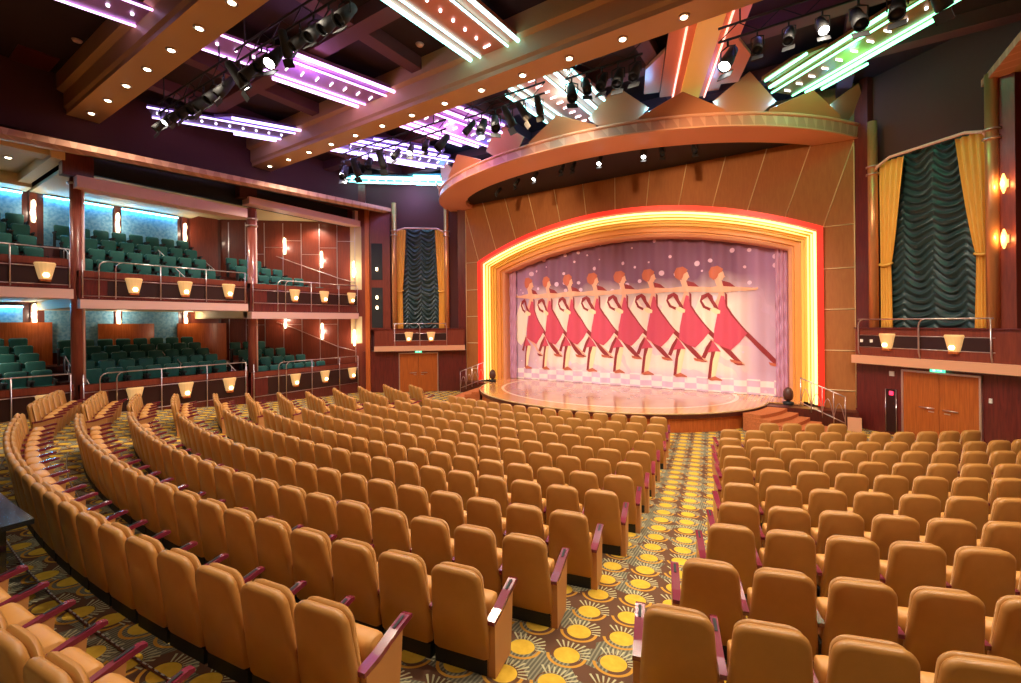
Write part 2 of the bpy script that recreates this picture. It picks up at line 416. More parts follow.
mb = MB(); mb.prism(stage_outline(5.96, 4.86)+[(UC+5.64, V0+.2), (UC-6.28, V0+.2)], 0, SZ-.17, M['orangewood']); mb.build('front_panel', st, 'orange wood panels under the stage edge', mx=P0)
mb = MB(); mb.tube([(x, y, SZ-.012) for x, y in stage_outline(6.06, 4.96)], .016, M['cream'], 6); mb.build('edge_nosing', st, mx=P0)
for s_ in (-1, 1): MB().box((UC+s_*6.8-1.5, V0-.6, 0), (UC+s_*6.8+1.5, V0-.02, SZ-.06), M['darkwood']).build('side_platform', st, mx=P0)
# backstage box closing the opening behind the curtain
mb = MB(); mb.box((UC-9, V0+2.4, 0), (UC+9, V0+2.6, 11.5), M['upper']); struct(mb, 'wall_back')

mb = MB(); mb.box((-27, -9.2, -1), (9, -9.0, 11.5), M['maroon']); struct(mb, 'wall_rear')
# ------------------------------------------------------------------ canopy (crown) over the arch
CUC = -7.05
def canarc(half, v0, n=48, ex=0):
    sag = V0-v0; R = (half*half+sag*sag)/(2*sag); a0 = math.asin(min(1, half/R)); out = []
    for i in range(n+1):
        t = -1+2*i/n
        if t >= 0: a = a0*t; out.append((CUC+R*math.sin(a), v0+R-R*math.cos(a)))
        else: a = PI/2*t; out.append((CUC+(half+.15)*math.sin(a), V0-sag*math.cos(a)))
    return out
def fin_spot(a, dr=0):
    if a >= 0: return CUC+(FR_-dr)*math.sin(a), FCV-(FR_-dr)*math.cos(a), a
    t = a*90/57; A_, B_ = 8.8-dr, 4.67-dr; rot = math.atan2(math.sin(t)/A_, math.cos(t)/B_)
    return CUC+A_*math.sin(t), V0-B_*math.cos(t), rot
can = empty('stage_canopy', (CUC, V0, 9.6), 0, 'curved peach canopy with a chevron band hanging over the stage arch', 'canopy')
CP = T(-CUC, -V0, -9.6)
outA = canarc(8.65, 13.95); inA = canarc(7.4, 15.55); n = len(outA)
def strip(mb, A, B, m, za, zb):
    V = [(x, y, za) for x, y in A]+[(x, y, zb) for x, y in B]; k = len(A)
    mb.faces(V, [(i, i+1, k+i+1, k+i) for i in range(k-1)], m, smooth=True)
mb = MB(); strip(mb, outA, inA, M['peach'], 9.62, 9.66); strip(mb, inA, inA, M['peach'], 9.66, 9.85); mb.build('soffit', can, 'smooth peach underside', mx=CP)
up = canarc(8.75, 14.25)
mb = MB(); strip(mb, canarc(8.65, 13.93), canarc(8.70, 14.1), M['decor'], 9.64, 10.02); mb.build('chevron_band', can, 'chevron patterned front band', mx=CP)
mb = MB(); mb.tube([(x, y, 9.63) for x, y in canarc(8.66, 13.93)], .03, M['peach'], 6); mb.tube([(x, y, 10.05) for x, y in canarc(8.72, 14.08)], .05, M['peach'], 8); mb.build('edge_moulding', can, mx=CP)
mb = MB(); tp = canarc(8.72, 14.1); mb.prism(tp, 10.0, 10.06, M['peach']); mb.build('top_cover', can, mx=CP)
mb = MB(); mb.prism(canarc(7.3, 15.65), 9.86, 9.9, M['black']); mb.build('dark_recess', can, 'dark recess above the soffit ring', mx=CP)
# crown fins
M['peachfin'] = mat('fin_plaster', srgb(200, 126, 80), .55); M['bluelamp'] = mat('blue_lens', (.3, .6, 1), .3, emit=(.35, .65, 1), es=6)
FINS = [('a' if k % 2 else 'b', math.radians(-55+11*k)) for k in range(11)]
FR_ = 10.3; FCV = 24.55
for i, (k, a) in enumerate(FINS):
    x, y, rt_ = fin_spot(a)
    e = empty('canopy_fin', (x, y, 10.05), rt_, 'pointed peach fin on the stage canopy, %s from its left end' % ordinal(i+1), 'decorative fin', 'pointed fins crowning the stage canopy')
    poly = [(-1.3, 0), (-1.3, .16), (0, .78), (1.3, .16), (1.3, 0)] if k == 'a' else [(-.4, 0), (-1.0, .52), (0, 1.35), (1.0, .52), (.4, 0)]
    mb = MB(); mb.prism(poly, 0, .05, M['peachfin'], T(0, .06 if k == 'a' else .34, .02) @ Matrix.Rotation(math.radians(28 if k == 'a' else 24), 4, 'X') @ Matrix.Rotation(PI/2, 4, 'X')); mb.build('fin_plate', e)
# blue accent lamps between the fins
for i in range(len(FINS)-1):
    a = (FINS[i][1]+FINS[i+1][1])/2; x, y, rt_ = fin_spot(a, .20)
    e = empty('accent_lamp', (x, y, 10.08), rt_, 'small blue accent lamp between the canopy fins, %s from the left' % ordinal(i+1), 'lamp', 'blue lamps between the canopy fins')
    MB().lathe([(.05, 0), (.07, .02), (.07, .12), (.04, .15)], M['black'], 10).build('lamp_body', e)
    MB().lathe([(.0, .15), (.05, .155), (.04, .18), (.0, .19)], M['bluelamp'], 10).build('lamp_lens', e)
    x, y, rt_ = fin_spot(a, .0); lamp('POINT', (x, y, 10.42), 20, (.08, .42, 1), .04)
# ------------------------------------------------------------------ dancer curtain
CV = 20.3
def wave(x): return .05*math.sin(x*9.5)+.03*math.sin(x*4.3+1)
def curtain_mat():
    m = mat('printed_curtain_cloth', srgb(200, 150, 180), .7); nt = m.node_tree; b = nt.nodes['Principled BSDF']
    X, Y, Z, mp = coords(nt)
    n = nt.nodes.new('ShaderNodeTexNoise'); n.inputs['Scale'].default_value = .55; n.inputs['Detail'].default_value = 3; nt.links.new(mp.outputs[0], n.inputs['Vector'])
    f = NX(nt, n.outputs['Fac'])
    top = ((Z-4.2)/1.3+f-.5).f('MAXIMUM', 0.).f('MINIMUM', 1.)
    low = ((Z-1.6)*-1/.6).f('MAXIMUM', 0.).f('MINIMUM', 1.)
    c = mixc(nt, top, srgb(246, 222, 208), srgb(126, 82, 108))
    side = (((X-UC).f('ABSOLUTE')-4.4)/.9).f('MAXIMUM', 0.).f('MINIMUM', 1.)
    c = mixc(nt, side*.75, c, srgb(178, 132, 172))
    sw = ((X*.9+Z*1.3+f*5)*3).f('SINE').gt(.72)
    c = mixc(nt, sw*.4*((top*-1)+1), c, srgb(208, 168, 196))
    # checker floor at the hem
    ck = ((X*2.1).f('FLOOR')+(Z*4.2).f('FLOOR')).f('MULTIPLY', .5).f('FRACT').gt(.25)
    c = mixc(nt, low*.9, c, srgb(214, 180, 206)); c = mixc(nt, ck*low.gt(.35)*Z.lt(1.25), c, srgb(246, 226, 222))
    # bubbles in the upper part
    v = nt.nodes.new('ShaderNodeTexVoronoi'); v.voronoi_dimensions = '2D'; v.inputs['Scale'].default_value = 1.35; cxz = nt.nodes.new('ShaderNodeCombineXYZ'); nt.links.new(X.k, cxz.inputs[0]); nt.links.new(Z.k, cxz.inputs[1]); nt.links.new(cxz.outputs[0], v.inputs['Vector'])
    sc_ = nt.nodes.new('ShaderNodeSeparateColor'); nt.links.new(v.outputs['Color'], sc_.inputs[0])
    r = NX(nt, sc_.outputs[0])*.13+.03; d = NX(nt, v.outputs['Distance'])+(Z.lt(4.9)*NX(nt, sc_.outputs[1]).gt(.2))*.5
    bub = d.lt(r)
    c = mixc(nt, bub*.75, c, srgb(246, 206, 226))
    nt.links.new(c, b.inputs['Base Color']); return m
M['curtain'] = curtain_mat()
cur = empty('stage_curtain', (UC, CV, SZ), 0, 'pink and purple stage curtain printed with a line of dancers', 'curtain')
CP2 = T(-UC, -CV, -SZ)
mb = MB(); N = 260; xs = [UC-6.6+13.2*i/N for i in range(N+1)]; V = []; F = []
for z in (SZ+.01, 3.5, 7.6): V += [(x, CV+wave(x), z) for x in xs]
for j in range(2): F += [(j*(N+1)+i, j*(N+1)+i+1, (j+1)*(N+1)+i+1, (j+1)*(N+1)+i) for i in range(N)]
mb.faces(V, F, M['curtain'], smooth=True); o = mb.build('curtain_cloth', None); o.parent = cur; o.location = (-UC, -CV, -SZ)
M['pskin'] = mat('print_skin', srgb(236, 176, 144), .7); M['pcream'] = mat('print_cream', srgb(250, 222, 176), .7)
M['pglow'] = mat('print_glow', srgb(250, 224, 204), .7); M['pdark'] = mat('print_dark_red', srgb(146, 44, 48), .7); M['ppink'] = mat('print_pink', srgb(206, 76, 98), .7); M['phat'] = mat('print_hair', srgb(196, 104, 76), .7)
DP = [
('glow', 'pglow', 0, [(-.64,-.83),(-.23,-1.43),(-.06,-1.63),(-.18,-2.41),(-.26,-2.8),(-.66,-3.2),(-1.13,-2.81),(-1.0,-1.71)]),
('calf', 'pskin', 1, [(-.34,-2.66),(-.11,-2.7),(.42,-3.15),(.99,-3.66),(1.01,-3.74),(.59,-3.5),(.1,-3.01)]),
('shoe', 'pdark', 2, [(.58,-3.57),(.84,-3.63),(1.01,-3.72),(.75,-3.73),(.63,-3.68)]),
('back', 'pdark', 2, [(.3,-.73),(.38,-.82),(.38,-1.3),(.57,-1.64),(1.1,-2.35),(1.23,-2.49),(2.28,-3.66),(2.07,-3.67),(1.88,-3.5),(1.02,-2.51),(.43,-1.73),(.3,-1.35)]),
('shoe', 'phat', 3, [(1.83,-3.57),(2.0,-3.6),(2.28,-3.66),(2.31,-3.73),(1.99,-3.72),(1.87,-3.68)]),
('leg', 'pcream', 2, [(-.1,-3.21),(.12,-3.2),(-.01,-3.81),(-.11,-4.32),(-.22,-4.34),(-.28,-3.97),(-.19,-3.58)]),
('legshade', 'pdark', 3, [(-.24,-3.19),(-.08,-3.19),(-.19,-3.58),(-.27,-4.36),(-.38,-4.37),(-.32,-3.78)]),
('thigh', 'pdark', 3, [(-.25,-2.7),(-.18,-2.8),(-.46,-3.51),(-.61,-3.45),(-.43,-3.02)]),
('foot', 'phat', 4, [(-.38,-4.35),(-.11,-4.24),(.16,-4.36),(.18,-4.41),(-.08,-4.41),(-.26,-4.43)]),
('skirt', 'ppink', 4, [(-.2,-2.74),(.13,-3.2),(-.1,-3.19),(-.39,-3.25),(-.26,-2.96)]),
('torso', 'pskin', 3, [(.09,-.68),(.26,-.75),(.28,-.91),(.15,-1.07),(.01,-1.44),(-.08,-1.53),(-.17,-1.35),(-.01,-1.0)]),
('dress', 'ppink', 5, [(.16,-.86),(.28,-.9),(.33,-1.35),(.52,-1.69),(1.1,-2.43),(.85,-2.78),(.5,-3.13),(.2,-3.0),(-.16,-2.78),(-.12,-2.26),(.01,-1.63),(.05,-1.24)]),
('curl', 'pdark', 6, [(-.32,-.72),(-.18,-.85),(-.13,-1.06),(.01,-1.29),(.06,-1.44),(-.08,-1.43),(-.23,-1.14),(-.36,-.89),(-.57,-1.05),(-.44,-1.28),(-.23,-1.39),(-.28,-1.49),(-.53,-1.35),(-.66,-1.08),(-.59,-.83)]),
('hand', 'pcream', 7, [(-.28,-1.41),(-.1,-1.36),(.13,-1.49),(.11,-1.61),(-.06,-1.63),(-.19,-1.53)]),
('sleeve', 'pdark', 6, [(.2,-.24),(.48,-.33),(.7,-.53),(1.3,-.58),(1.3,-.66),(.61,-.65),(.25,-.59)]),
('arms', 'pskin', 7, [(-1.28,-.52),(-.64,-.55),(0,-.47),(.27,-.48),(1.4,-.60),(1.5,-.57),(1.5,-.66),(1.4,-.70),(.61,-.71),(.19,-.75),(-.64,-.67),(-1.25,-.62)]),
('neck', 'pskin', 7, [(-.1,-.17),(.16,-.2),(.25,-.48),(.02,-.52)]),
('face', 'pskin', 8, [(.02,.23),(.25,.12),(.29,-.05),(.33,-.09),(.26,-.12),(.22,-.21),(.09,-.28),(-.02,-.17)]),
('hat', 'phat', 9, [(-.31,.14),(-.22,.35),(.03,.39),(.25,.24),(.2,.12),(.08,.06),(.02,-.1),(-.12,-.2),(-.28,-.06)]),
]
from mathutils.geometry import tessellate_polygon
def fine(poly):
    out = []
    for i in range(len(poly)):
        a, b = poly[i], poly[(i+1) % len(poly)]; n = max(1, int(abs(b[0]-a[0])/.06))
        out += [(a[0]+(b[0]-a[0])*k/n, a[1]+(b[1]-a[1])*k/n) for k in range(n)]
    return out
for i, (x0, z0) in enumerate([(-2.97, 5.49), (-4.35, 5.56), (-5.75, 5.57), (-7.08, 5.58), (-8.42, 5.58), (-9.73, 5.59), (-10.93, 5.56), (-12.0, 5.56)]):
    mb = MB(); sx = 1 if i < 5 else (.93, .86, .78)[i-5]
    for nm, m_, ly, poly in DP:
        P_ = []
        # cut the printed shape into narrow upright slices so it follows the folds of the cloth
        pts = [(x0+px*sx, z0+pz*.99) for px, pz in poly]
        bmt = bmesh.new(); f0 = bmt.faces.new([bmt.verts.new((x, 0, z)) for x, z in pts])
        xa, xb = min(p[0] for p in pts), max(p[0] for p in pts)
        x = math.ceil(xa/.08)*.08
        while x < xb:
            bmesh.ops.bisect_plane(bmt, geom=bmt.verts[:]+bmt.edges[:]+bmt.faces[:], plane_co=(x, 0, 0), plane_no=(1, 0, 0)); x += .08
        bmt.verts.index_update()
        V = [(v.co.x, CV+wave(v.co.x)-.012-.003*ly-.0004*i, v.co.z) for v in bmt.verts]
        mb.faces(V, [tuple(v.index for v in f.verts) for f in bmt.faces], M[m_]); bmt.free()
    mb.build('printed_dancer', cur, 'printed dancer in a pink dress, %s from the right' % ordinal(i+1), mx=CP2)
# gathered purple side drapes
M['purple'] = mat('purple_satin', srgb(206, 156, 184), .4)
for sx, lab in ((-1, 'left'), (1, 'right')):
    mb = MB(); V = []; nx2, nz2 = 30, 80
    for j in range(nz2+1):
        z = SZ+.02+6.1*j/nz2
        for i in range(nx2+1):
            t = i/nx2; x = UC+sx*(5.92+.55*t)
            V.append((x, CV-.15+.05*math.sin(t*26)+.03*math.sin(z*9+abs(t-.5)*8), z))
    mb.faces(V, [(j*(nx2+1)+i, j*(nx2+1)+i+1, (j+1)*(nx2+1)+i+1, (j+1)*(nx2+1)+i) for j in range(nz2) for i in range(nx2)], M['purple'], smooth=True)
    mb.build('side_drape', None, 'gathered purple satin drape at the %s edge of the stage curtain' % lab, 'drape', 'purple side drapes')

# ------------------------------------------------------------------ box walls beside the arch
def frame_mx(origin, ang):  # local x along the wall, local y towards the hall
    return Matrix.Translation(origin) @ Matrix.Rotation(ang, 4, 'Z')
A40 = math.radians(40)
BR = Matrix(((math.cos(A40), -math.sin(A40), 0, 1.5), (-math.sin(A40), -math.cos(A40), 0, V0), (0, 0, 1, 0), (0, 0, 0, 1)))
BL = Matrix(((-math.cos(A40), math.sin(A40), 0, -15.1), (-math.sin(A40), -math.cos(A40), 0, V0), (0, 0, 1, 0), (0, 0, 0, 1)))
def sconce_fan(mx, label, group, s=1.0):
    e = empty('fan_sconce', (0, 0, 0), 0, label, 'wall lamp', group); e.matrix_world = mx
    mb = MB()
    n = 8; rg = []
    for z, r, d in ((-.24, .13, .10), (-.1, .165, .125), (.1, .205, .155), (.21, .235, .175), (.25, .215, .16)):
        rg.append([(r*s*math.cos(PI*k/n), d*s*math.sin(PI*k/n)+.01, z*s) for k in range(n+1)]+[(-r*s, 0, z*s), (r*s, 0, z*s)])
    mb.rings(rg, M['sconce'], smooth=False); mb.build('fan_shade', e)
    MB().lathe([(.05*s, -.06*s), (.075*s, 0), (.05*s, .06*s)], M['bulb'], 8, T(0, .13*s, -.12*s)).build('lamp_glow', e)
    MB().box((-.11*s, 0, -.3*s), (.11*s, .09*s, -.235*s), M['orangewood']).build('wood_base', e)
    return e
def rail_set(name, mx, a0, a1, posts, zt, z0, zm, label, cat='railing', bends=()):
    e = empty(name, (0, 0, 0), 0, label, cat); e.matrix_world = mx
    mb = MB(); mb.tube([(a0, .12, zt), (a1, .12, zt)], .022, M['silver']); mb.build('top_rail', e)
    for z in zm:
        MB().tube([(a0, .06, z), (a1, .06, z)], .013, M['silver'], 6).build('middle_rail', e)
    for a in posts:
        pts = [(a, .07, z0), (a, .10, z0+.2), (a, .12, zt-.01)]
        if a in bends:
            d = bends[a]; pts = [(a, .07, z0), (a, .12, z0+.15), (a, .12, zt-.2)]+[(a+d*.14*(1-math.cos(t)), .12, zt-.2+.19*math.sin(t)) for t in (PI/6, PI/3, PI/2)]
        MB().tube(pts, .02, M['silver'], 7).build('rail_post', e)
    return e
def door_pair(mx, a0, a1, zt, side):
    e = empty('double_door', (0, 0, 0), 0, 'wooden double exit door with silver handles under the %s box' % side, 'door'); e.matrix_world = mx
    c = (a0+a1)/2
    for s_, x0, x1 in ((-1, a0, c-.006), (1, c+.006, a1)):
        d = MB().box((x0, .03, .02), (x1, .075, zt), M['doorwood']).build('door_leaf', e)
        hb = MB(); hb.tube([(c+s_*.12, .13, 1.02), (c+s_*.46, .13, 1.02)], .016, M['silver']); hb.tube([(c+s_*.12, .07, 1.02), (c+s_*.12, .13, 1.02)], .012, M['silver']); hb.tube([(c+s_*.30, .07, 1.02), (c+s_*.30, .13, 1.02)], .012, M['silver']); hb.box((c+s_*.19-.07, .075, .9), (c+s_*.19+.07, .085, .93), M['silver']); hb.build('door_handle', d)
    f = MB(); t = .05; f.box((a0-t, .0, 0), (a0, .10, zt+t), M['silver']); f.box((a1, .0, 0), (a1+t, .10, zt+t), M['silver']); f.box((a0-t, .0, zt), (a1+t, .10, zt+t), M['silver']); f.build('door_frame', e)
    x = empty('exit_sign', (0, 0, 0), 0, 'green running man exit sign over the %s double door' % side, 'sign'); x.matrix_world = mx @ T(c, .10, zt+.10)
    MB().box((-.17, 0, -.045), (.17, .05, .06), M['exit']).build('sign_box', x)
    g = MB(); g.box((-.10, .051, -.02), (-.04, .053, .03), M['exitwhite']); g.box((.0, .051, -.0), (.10, .053, .012), M['exitwhite']); g.prism([(.09, -.02), (.13, .006), (.09, .032)], 0, .002, M['exitwhite'], T(0, .051, 0) @ Matrix.Rotation(PI/2, 4, 'X')); g.build('sign_pictogram', x)
def swag(mx, a0, a1, z0, z1, label):
    e = empty('shirred_curtain', (0, 0, 0), 0, label, 'curtain'); e.matrix_world = mx
    mb = MB(); nx2, nz2 = 72, 230; V = []
    cols_ = 3
    for j in range(nz2+1):
        z = z0+(z1-z0)*j/nz2
        for i in range(nx2+1):
            t = i/nx2*cols_+.5; f = t-math.floor(t); x = a0+(a1-a0)*i/nx2
            sagz = z-.26*math.sin(PI*f)*-1+.04*math.sin(x*9+z*2.1)
            ph = sagz*2*PI/.24+1.1*math.sin(z*1.3+math.floor(t)*2.0)
            sw = math.sin(ph)*.055+.022*math.sin(ph*2.3+x*3)
            V.append((x, -.15+sw*(0.35+.65*math.sin(PI*f))+.05*math.sin(PI*f), z))
    mb.faces(V, [(j*(nx2+1)+i, j*(nx2+1)+i+1, (j+1)*(nx2+1)+i+1, (j+1)*(nx2+1)+i) for j in range(nz2) for i in range(nx2)], M['shirr'], smooth=True)
    mb.build('shirred_cloth', e); return e
def side_drape(mx, xa_t, xb_t, xa_m, xb_m, z0, z1, zm, label):
    # curtain with folds: top span, tied span at zm, falls straight below
    e = empty('gold_drape', (0, 0, 0), 0, label, 'curtain', 'gold drapes beside the green curtains'); e.matrix_world = mx
    mb = MB(); nx2, nz2 = 40, 60; V = []
    for j in range(nz2+1):
        z = z0+(z1-z0)*j/nz2
        if z > zm: t = ((z-zm)/(z1-zm)); t = t**.8
        else: t = .12*(zm-z)/(zm-z0)
        xa = xa_m+(xa_t-xa_m)*t; xb = xb_m+(xb_t-xb_m)*t
        for i in range(nx2+1):
            f = i/nx2; V.append((xa+(xb-xa)*f, .02+.045*math.sin(f*26+.6*math.sin(z)), z))
    mb.faces(V, [(j*(nx2+1)+i, j*(nx2+1)+i+1, (j+1)*(nx2+1)+i+1, (j+1)*(nx2+1)+i) for j in range(nz2) for i in range(nx2)], M['drape'], smooth=True)
    mb.build('drape_cloth', e)
    tb = MB(); lo, hi = min(xa_m, xb_m), max(xa_m, xb_m); tb.tube([(lo-.03, .0, zm+.05), (lo, .10, zm+.02), ((lo+hi)/2, .12, zm-.02), (hi, .10, zm), (hi+.03, 0, zm+.05)], .035, M['drape']); tb.build('tie_back', e)
def box_wall(mx, side, W, p1, p2, d0, d1, scs, far, sh, dw):
    # W: how far the slab runs; p1, p2 the pole positions; d0, d1 the door; scs sconces
    mb = MB()
    mb.box((-.05, -.5, 2.2), (far, -.25, 11.5), M['upper'], mx)            # wall behind the drapes
    mb.box((-.05, -.5, 0), (d0-.05, .02, 2.18), M['maroon'], mx); mb.box((d1+.05, -.5, 0), (far, .02, 2.18), M['maroon'], mx); mb.box((d0-.05, -.5, 2.06), (d1+.05, .02, 2.18), M['maroon'], mx)
    mb.box((d0-.05, -.5, 0), (d1+.05, -.02, 2.06), M['darkwood'], mx)
    mb.box((-.02, -.25, 2.5), (.42, .0, 11.5), M['maroon'], mx)
    mb.build('wall_%s_box' % side, kind='structure')
    # dark upright grooves on the lower wall
    e = empty('box_balcony', (0, 0, 0), 0, '%s box balcony front with a pale slab and dark red panels above the exit door' % side, 'balcony'); e.matrix_world = mx
    MB().box((.10, -.2, 2.18), (W, .38, 2.44), M['peach']).build('slab', e, 'pale peach slab edge')
    MB().box((.12, -.2, 2.44), (W, .22, 3.30), M['redwood']).build('front_panel', e)
    MB().box((sh, .22, 2.72), (min(W, p2)-.02, .226, 3.08), M['darkpanel']).build('dark_inset', e, 'dark inset strip')
    MB().box((.11, -.2, 3.30), (W, .27, 3.34), M['maroon']).build('cap', e)
    posts = [sh, (p2+sh)/2+.05, p2]
    rail_set('box_railing', mx @ T(0, .16, 0), sh, p2+.06, posts, 3.60, 2.46, (3.09, 2.71), 'silver railing in front of the %s box balcony' % side, bends={posts[0]: 1, posts[1]: 1})
    for i, a in enumerate(scs):
        sconce_fan(mx @ T(a, .23, 2.92), 'fan-shaped lamp on the %s box balcony, %s' % (side, ('nearer the arch', 'farther from the arch')[i]), 'fan lamps on the box balconies', .95)
    # poles with rings and the curtain rail
    for i, a in enumerate((p1, p2)):
        e = empty('curtain_pole', (0, 0, 0), 0, 'tall %s pole %s the %s green curtain' % ('gold' if side == 'right' else 'pinkish', ('on the arch side of', 'on the gallery side of')[i], side), 'pole', 'tall poles beside the green curtains'); e.matrix_world = mx @ T(a, .16, 0)
        MB().lathe([(.13, 3.34), (.13, 9.9)], M['polegold'], 16).build('pole', e)
        for z in (8.22, 8.46): MB().lathe([(.13, z-.02), (.18, z-.02), (.18, z+.02), (.13, z+.02)], M['silver'], 16).build('ring', e)
    mb = MB(); y = .17
    mb.tube([(p1+.05, y, 8.30), (p1+.15, y, 8.42), (p1+.5, y, 8.60), (p2-.55, y, 8.60), (p2-.18, y, 8.48), (p2-.05, y, 8.30)], .045, M['pink'], 8)
    mb.build('curtain_rail', None, 'curved pale rail above the %s green curtain' % side, 'rail', mx=mx)
    swag(mx, p1+.3, p2-.3, 2.6, 8.62, 'dark green gathered satin curtain hanging in the %s box' % side)
    side_drape(mx, p1+.12, p1+.12+dw, p1+.12, p1+.42, 2.6, 8.55, 5.3, 'gold drape on the arch side of the %s green curtain' % side)
    side_drape(mx, p2-.12, p2-.12-dw, p2-.12, p2-.40, 2.6, 8.55, 5.3, 'gold drape on the gallery side of the %s green curtain' % side)
M['darkpanel'] = mat('dark_parapet_panel', srgb(48, 18, 18), .4)
M['polegold'] = mat('pole_gold', srgb(214, 150, 100), .3, .5)
for mx, side, W, p1, p2, d0, d1, scs, far, sh, dw in (
    (BR, 'right', 5.2, .67, 3.56, 1.43, 3.22, (1.10, 2.78), 6.2, .26, .70),
    (BL, 'left', 4.75, 1.02, 3.72, 1.56, 3.50, (1.86, 3.0), 5.42, 1.05, .48)):
    door_pair(mx, d0, d1, 2.02, side)
    box_wall(mx, side, W, p1, p2, d0, d1, scs, far, sh, dw)
# small fittings beside the right door
MB().box((1.02, .02, 1.83), (1.16, .05, 1.98), M['paper'], BR).build('wall_plate', None, 'small pale square plate on the dark wall left of the right exit door', 'plate')
e = empty('fire_point', (0, 0, 0), 0, 'tall narrow glass fire cabinet left of the right exit door', 'cabinet'); e.matrix_world = BR
MB().box((.92, .02, .1), (1.22, .06, 1.42), M['darkpanel']).build('cabinet_body', e)
mb = MB(); mb.tube([(.92, .065, .1), (.92, .065, 1.42), (1.22, .065, 1.42), (1.22, .065, .1)], .010, M['silver'], 5); mb.build('cabinet_frame', e)
MB().box((1.04, .06, 1.24), (1.14, .09, 1.36), M['redlamp']).build('red_call_point', e)
MB().box((3.40, .02, 1.38), (3.46, .06, 1.50), M['paper'], BR).build('light_switch', None, 'small silver switch right of the right exit door', 'switch')
for i, a in enumerate((.28, .58)):
    MB().box((a, .225, 2.86), (a+.09, .235, 2.96), M['paper'], BR).build('small_plate', None, 'tiny white square plate on the right box front, %s' % ('nearest the arch', 'beside the fan lamp')[i], 'plate', 'tiny white plates on the right box')
# wood column with glowing lamps beyond the boxes
def glow_lamp(mx, label, group, h=.30, two=False, gm='bulb'):
    e = empty('wall_sconce', (0, 0, 0), 0, label, 'wall lamp', group); e.matrix_world = mx
    MB().box((-.07, 0, -.42 if two else -.1), (.07, .03, .42 if two else .1), M['silver']).build('back_plate', e)
    for z in ((-.25, .25) if two else (0,)):
        MB().lathe([(.015, -h/2), (.05, -h/4), (.06, 0), (.05, h/4), (.015, h/2)], M[gm], 10, T(0, .09, z)).build('lamp_glow', e)
mb = MB(); mb.box((3.62, -.25, 3.3), (3.98, .12, 9.9), M['redwood'], BR); mb.build('trim_5', kind='structure')
for i, z in enumerate((7.0, 5.6)): glow_lamp(BR @ T(3.80, .12, z), 'orange glowing lamp on the column right of the right green curtain, %s' % ('upper', 'lower')[i], 'lamps beside the right curtain', .5, gm='flame')
for z in (7.0, 5.6): lamp('POINT', BR @ Vector((3.80, .32, z)), 16, (1, .45, .12), .05)
mb = MB(); mb.box((3.95, -.25, 3.3), (4.98, .05, 9.6), M['redwood'], BL); mb.box((4.34, .05, 5.9), (4.90, .07, 7.8), M['black'], BL); mb.box((4.34, .05, 3.4), (4.90, .07, 5.5), M['black'], BL); mb.box((5.0, -.25, 0), (5.22, .10, 9.6), M['orangewood'], BL); mb.build('trim_6', kind='structure')
for i, z in enumerate((6.45, 4.98, 4.45)): glow_lamp(BL @ T(4.62, .08, z), 'small round warm lamp on the dark column left of the left green curtain, %s' % ('highest', 'middle', 'lowest')[i], 'lamps beside the left curtain', .18)
# ------------------------------------------------------------------ left gallery (two tiers, three bays)
GU, GB = -19.36, -24.5                      # front line and back wall
BAYS = dict(rear=dict(v0=-4.0, v1=4.40, b0=4.50, b1=4.80, pt=5.74, rt=6.05, f=4.85, step=.50, lt=1.80, lf=1.28, ls=.25, posts=(3.05, 4.32), sc=(-1.6, .8, 3.78), n=5),
            middle=dict(v0=4.55, v1=9.72, b0=4.20, b1=4.49, pt=5.42, rt=5.76, f=4.62, step=.50, lt=1.74, lf=1.20, ls=.24, posts=(4.62, 5.02, 5.45, 6.71, 8.18, 9.62), sc=(5.95, 7.48, 9.0), n=5),
            front=dict(v0=9.86, v1=15.25, b0=3.88, b1=4.17, pt=5.36, rt=5.57, f=4.52, step=.45, lt=1.62, lf=.85, ls=.34, posts=(9.94, 11.0, 11.35, 12.6, 14.1, 15.2), sc=(11.8, 13.3, 14.86), n=4))
def wall_u(v):  # where the slanting end wall stands at v
    return -15.1-(V0-v)/math.tan(A40) if v > 11 else -99
WLN = BL
mb = MB(); mb.box((GB-.2, -9, -.2), (GB, 11.05, 11.5), M['darkwood']); struct(mb, 'wall_left')
mb = MB(); mb.box((5.2, -.3, 0), (12.35, -.06, 11.5), M['redwood'], BL)
for a in (5.75, 6.64, 7.52, 8.41, 9.30, 10.2, 11.1, 11.9):
    mb.box((a-.018, -.07, .5), (a+.018, -.045, 8.8), M['silver'], BL)
for k, a in enumerate((5.75, 6.64, 7.52, 8.41, 9.3, 10.2)):
    for z in (7.9-.35*(k % 3), 3.9-.3*(k % 2)): mb.box((a, -.07, z), (a+.88, -.05, z+.025), M['silver'], BL)
mb.box((5.42, -.07, 2.6), (5.98, -.055, 4.0), M['cream'], BL); mb.box((5.42, -.07, 5.4), (5.98, -.055, 8.7), M['cream'], BL)
struct(mb, 'wall_front_left')
# back wall panels, pilasters
mb = MB()
for z0, z1 in ((6.5, 8.72), (2.6, 4.46)):
    for v0_, v1_ in ((-3.0, 0.4), (1.3, 4.18), (4.76, 6.82), (7.12, 9.18)): mb.box((GB, v0_, z0), (GB+.04, v1_, z1), M['bluepanel'])
    for v_ in (4.47, 6.97, 9.45, .85): mb.box((GB, v_-.10, z0), (GB+.10, v_+.10, z1), M['redwood'])
    mb.box((GB, 9.7, z0-.3), (GB+.05, 10.9, z1+.2), M['redwood'])
struct(mb, 'trim_7')
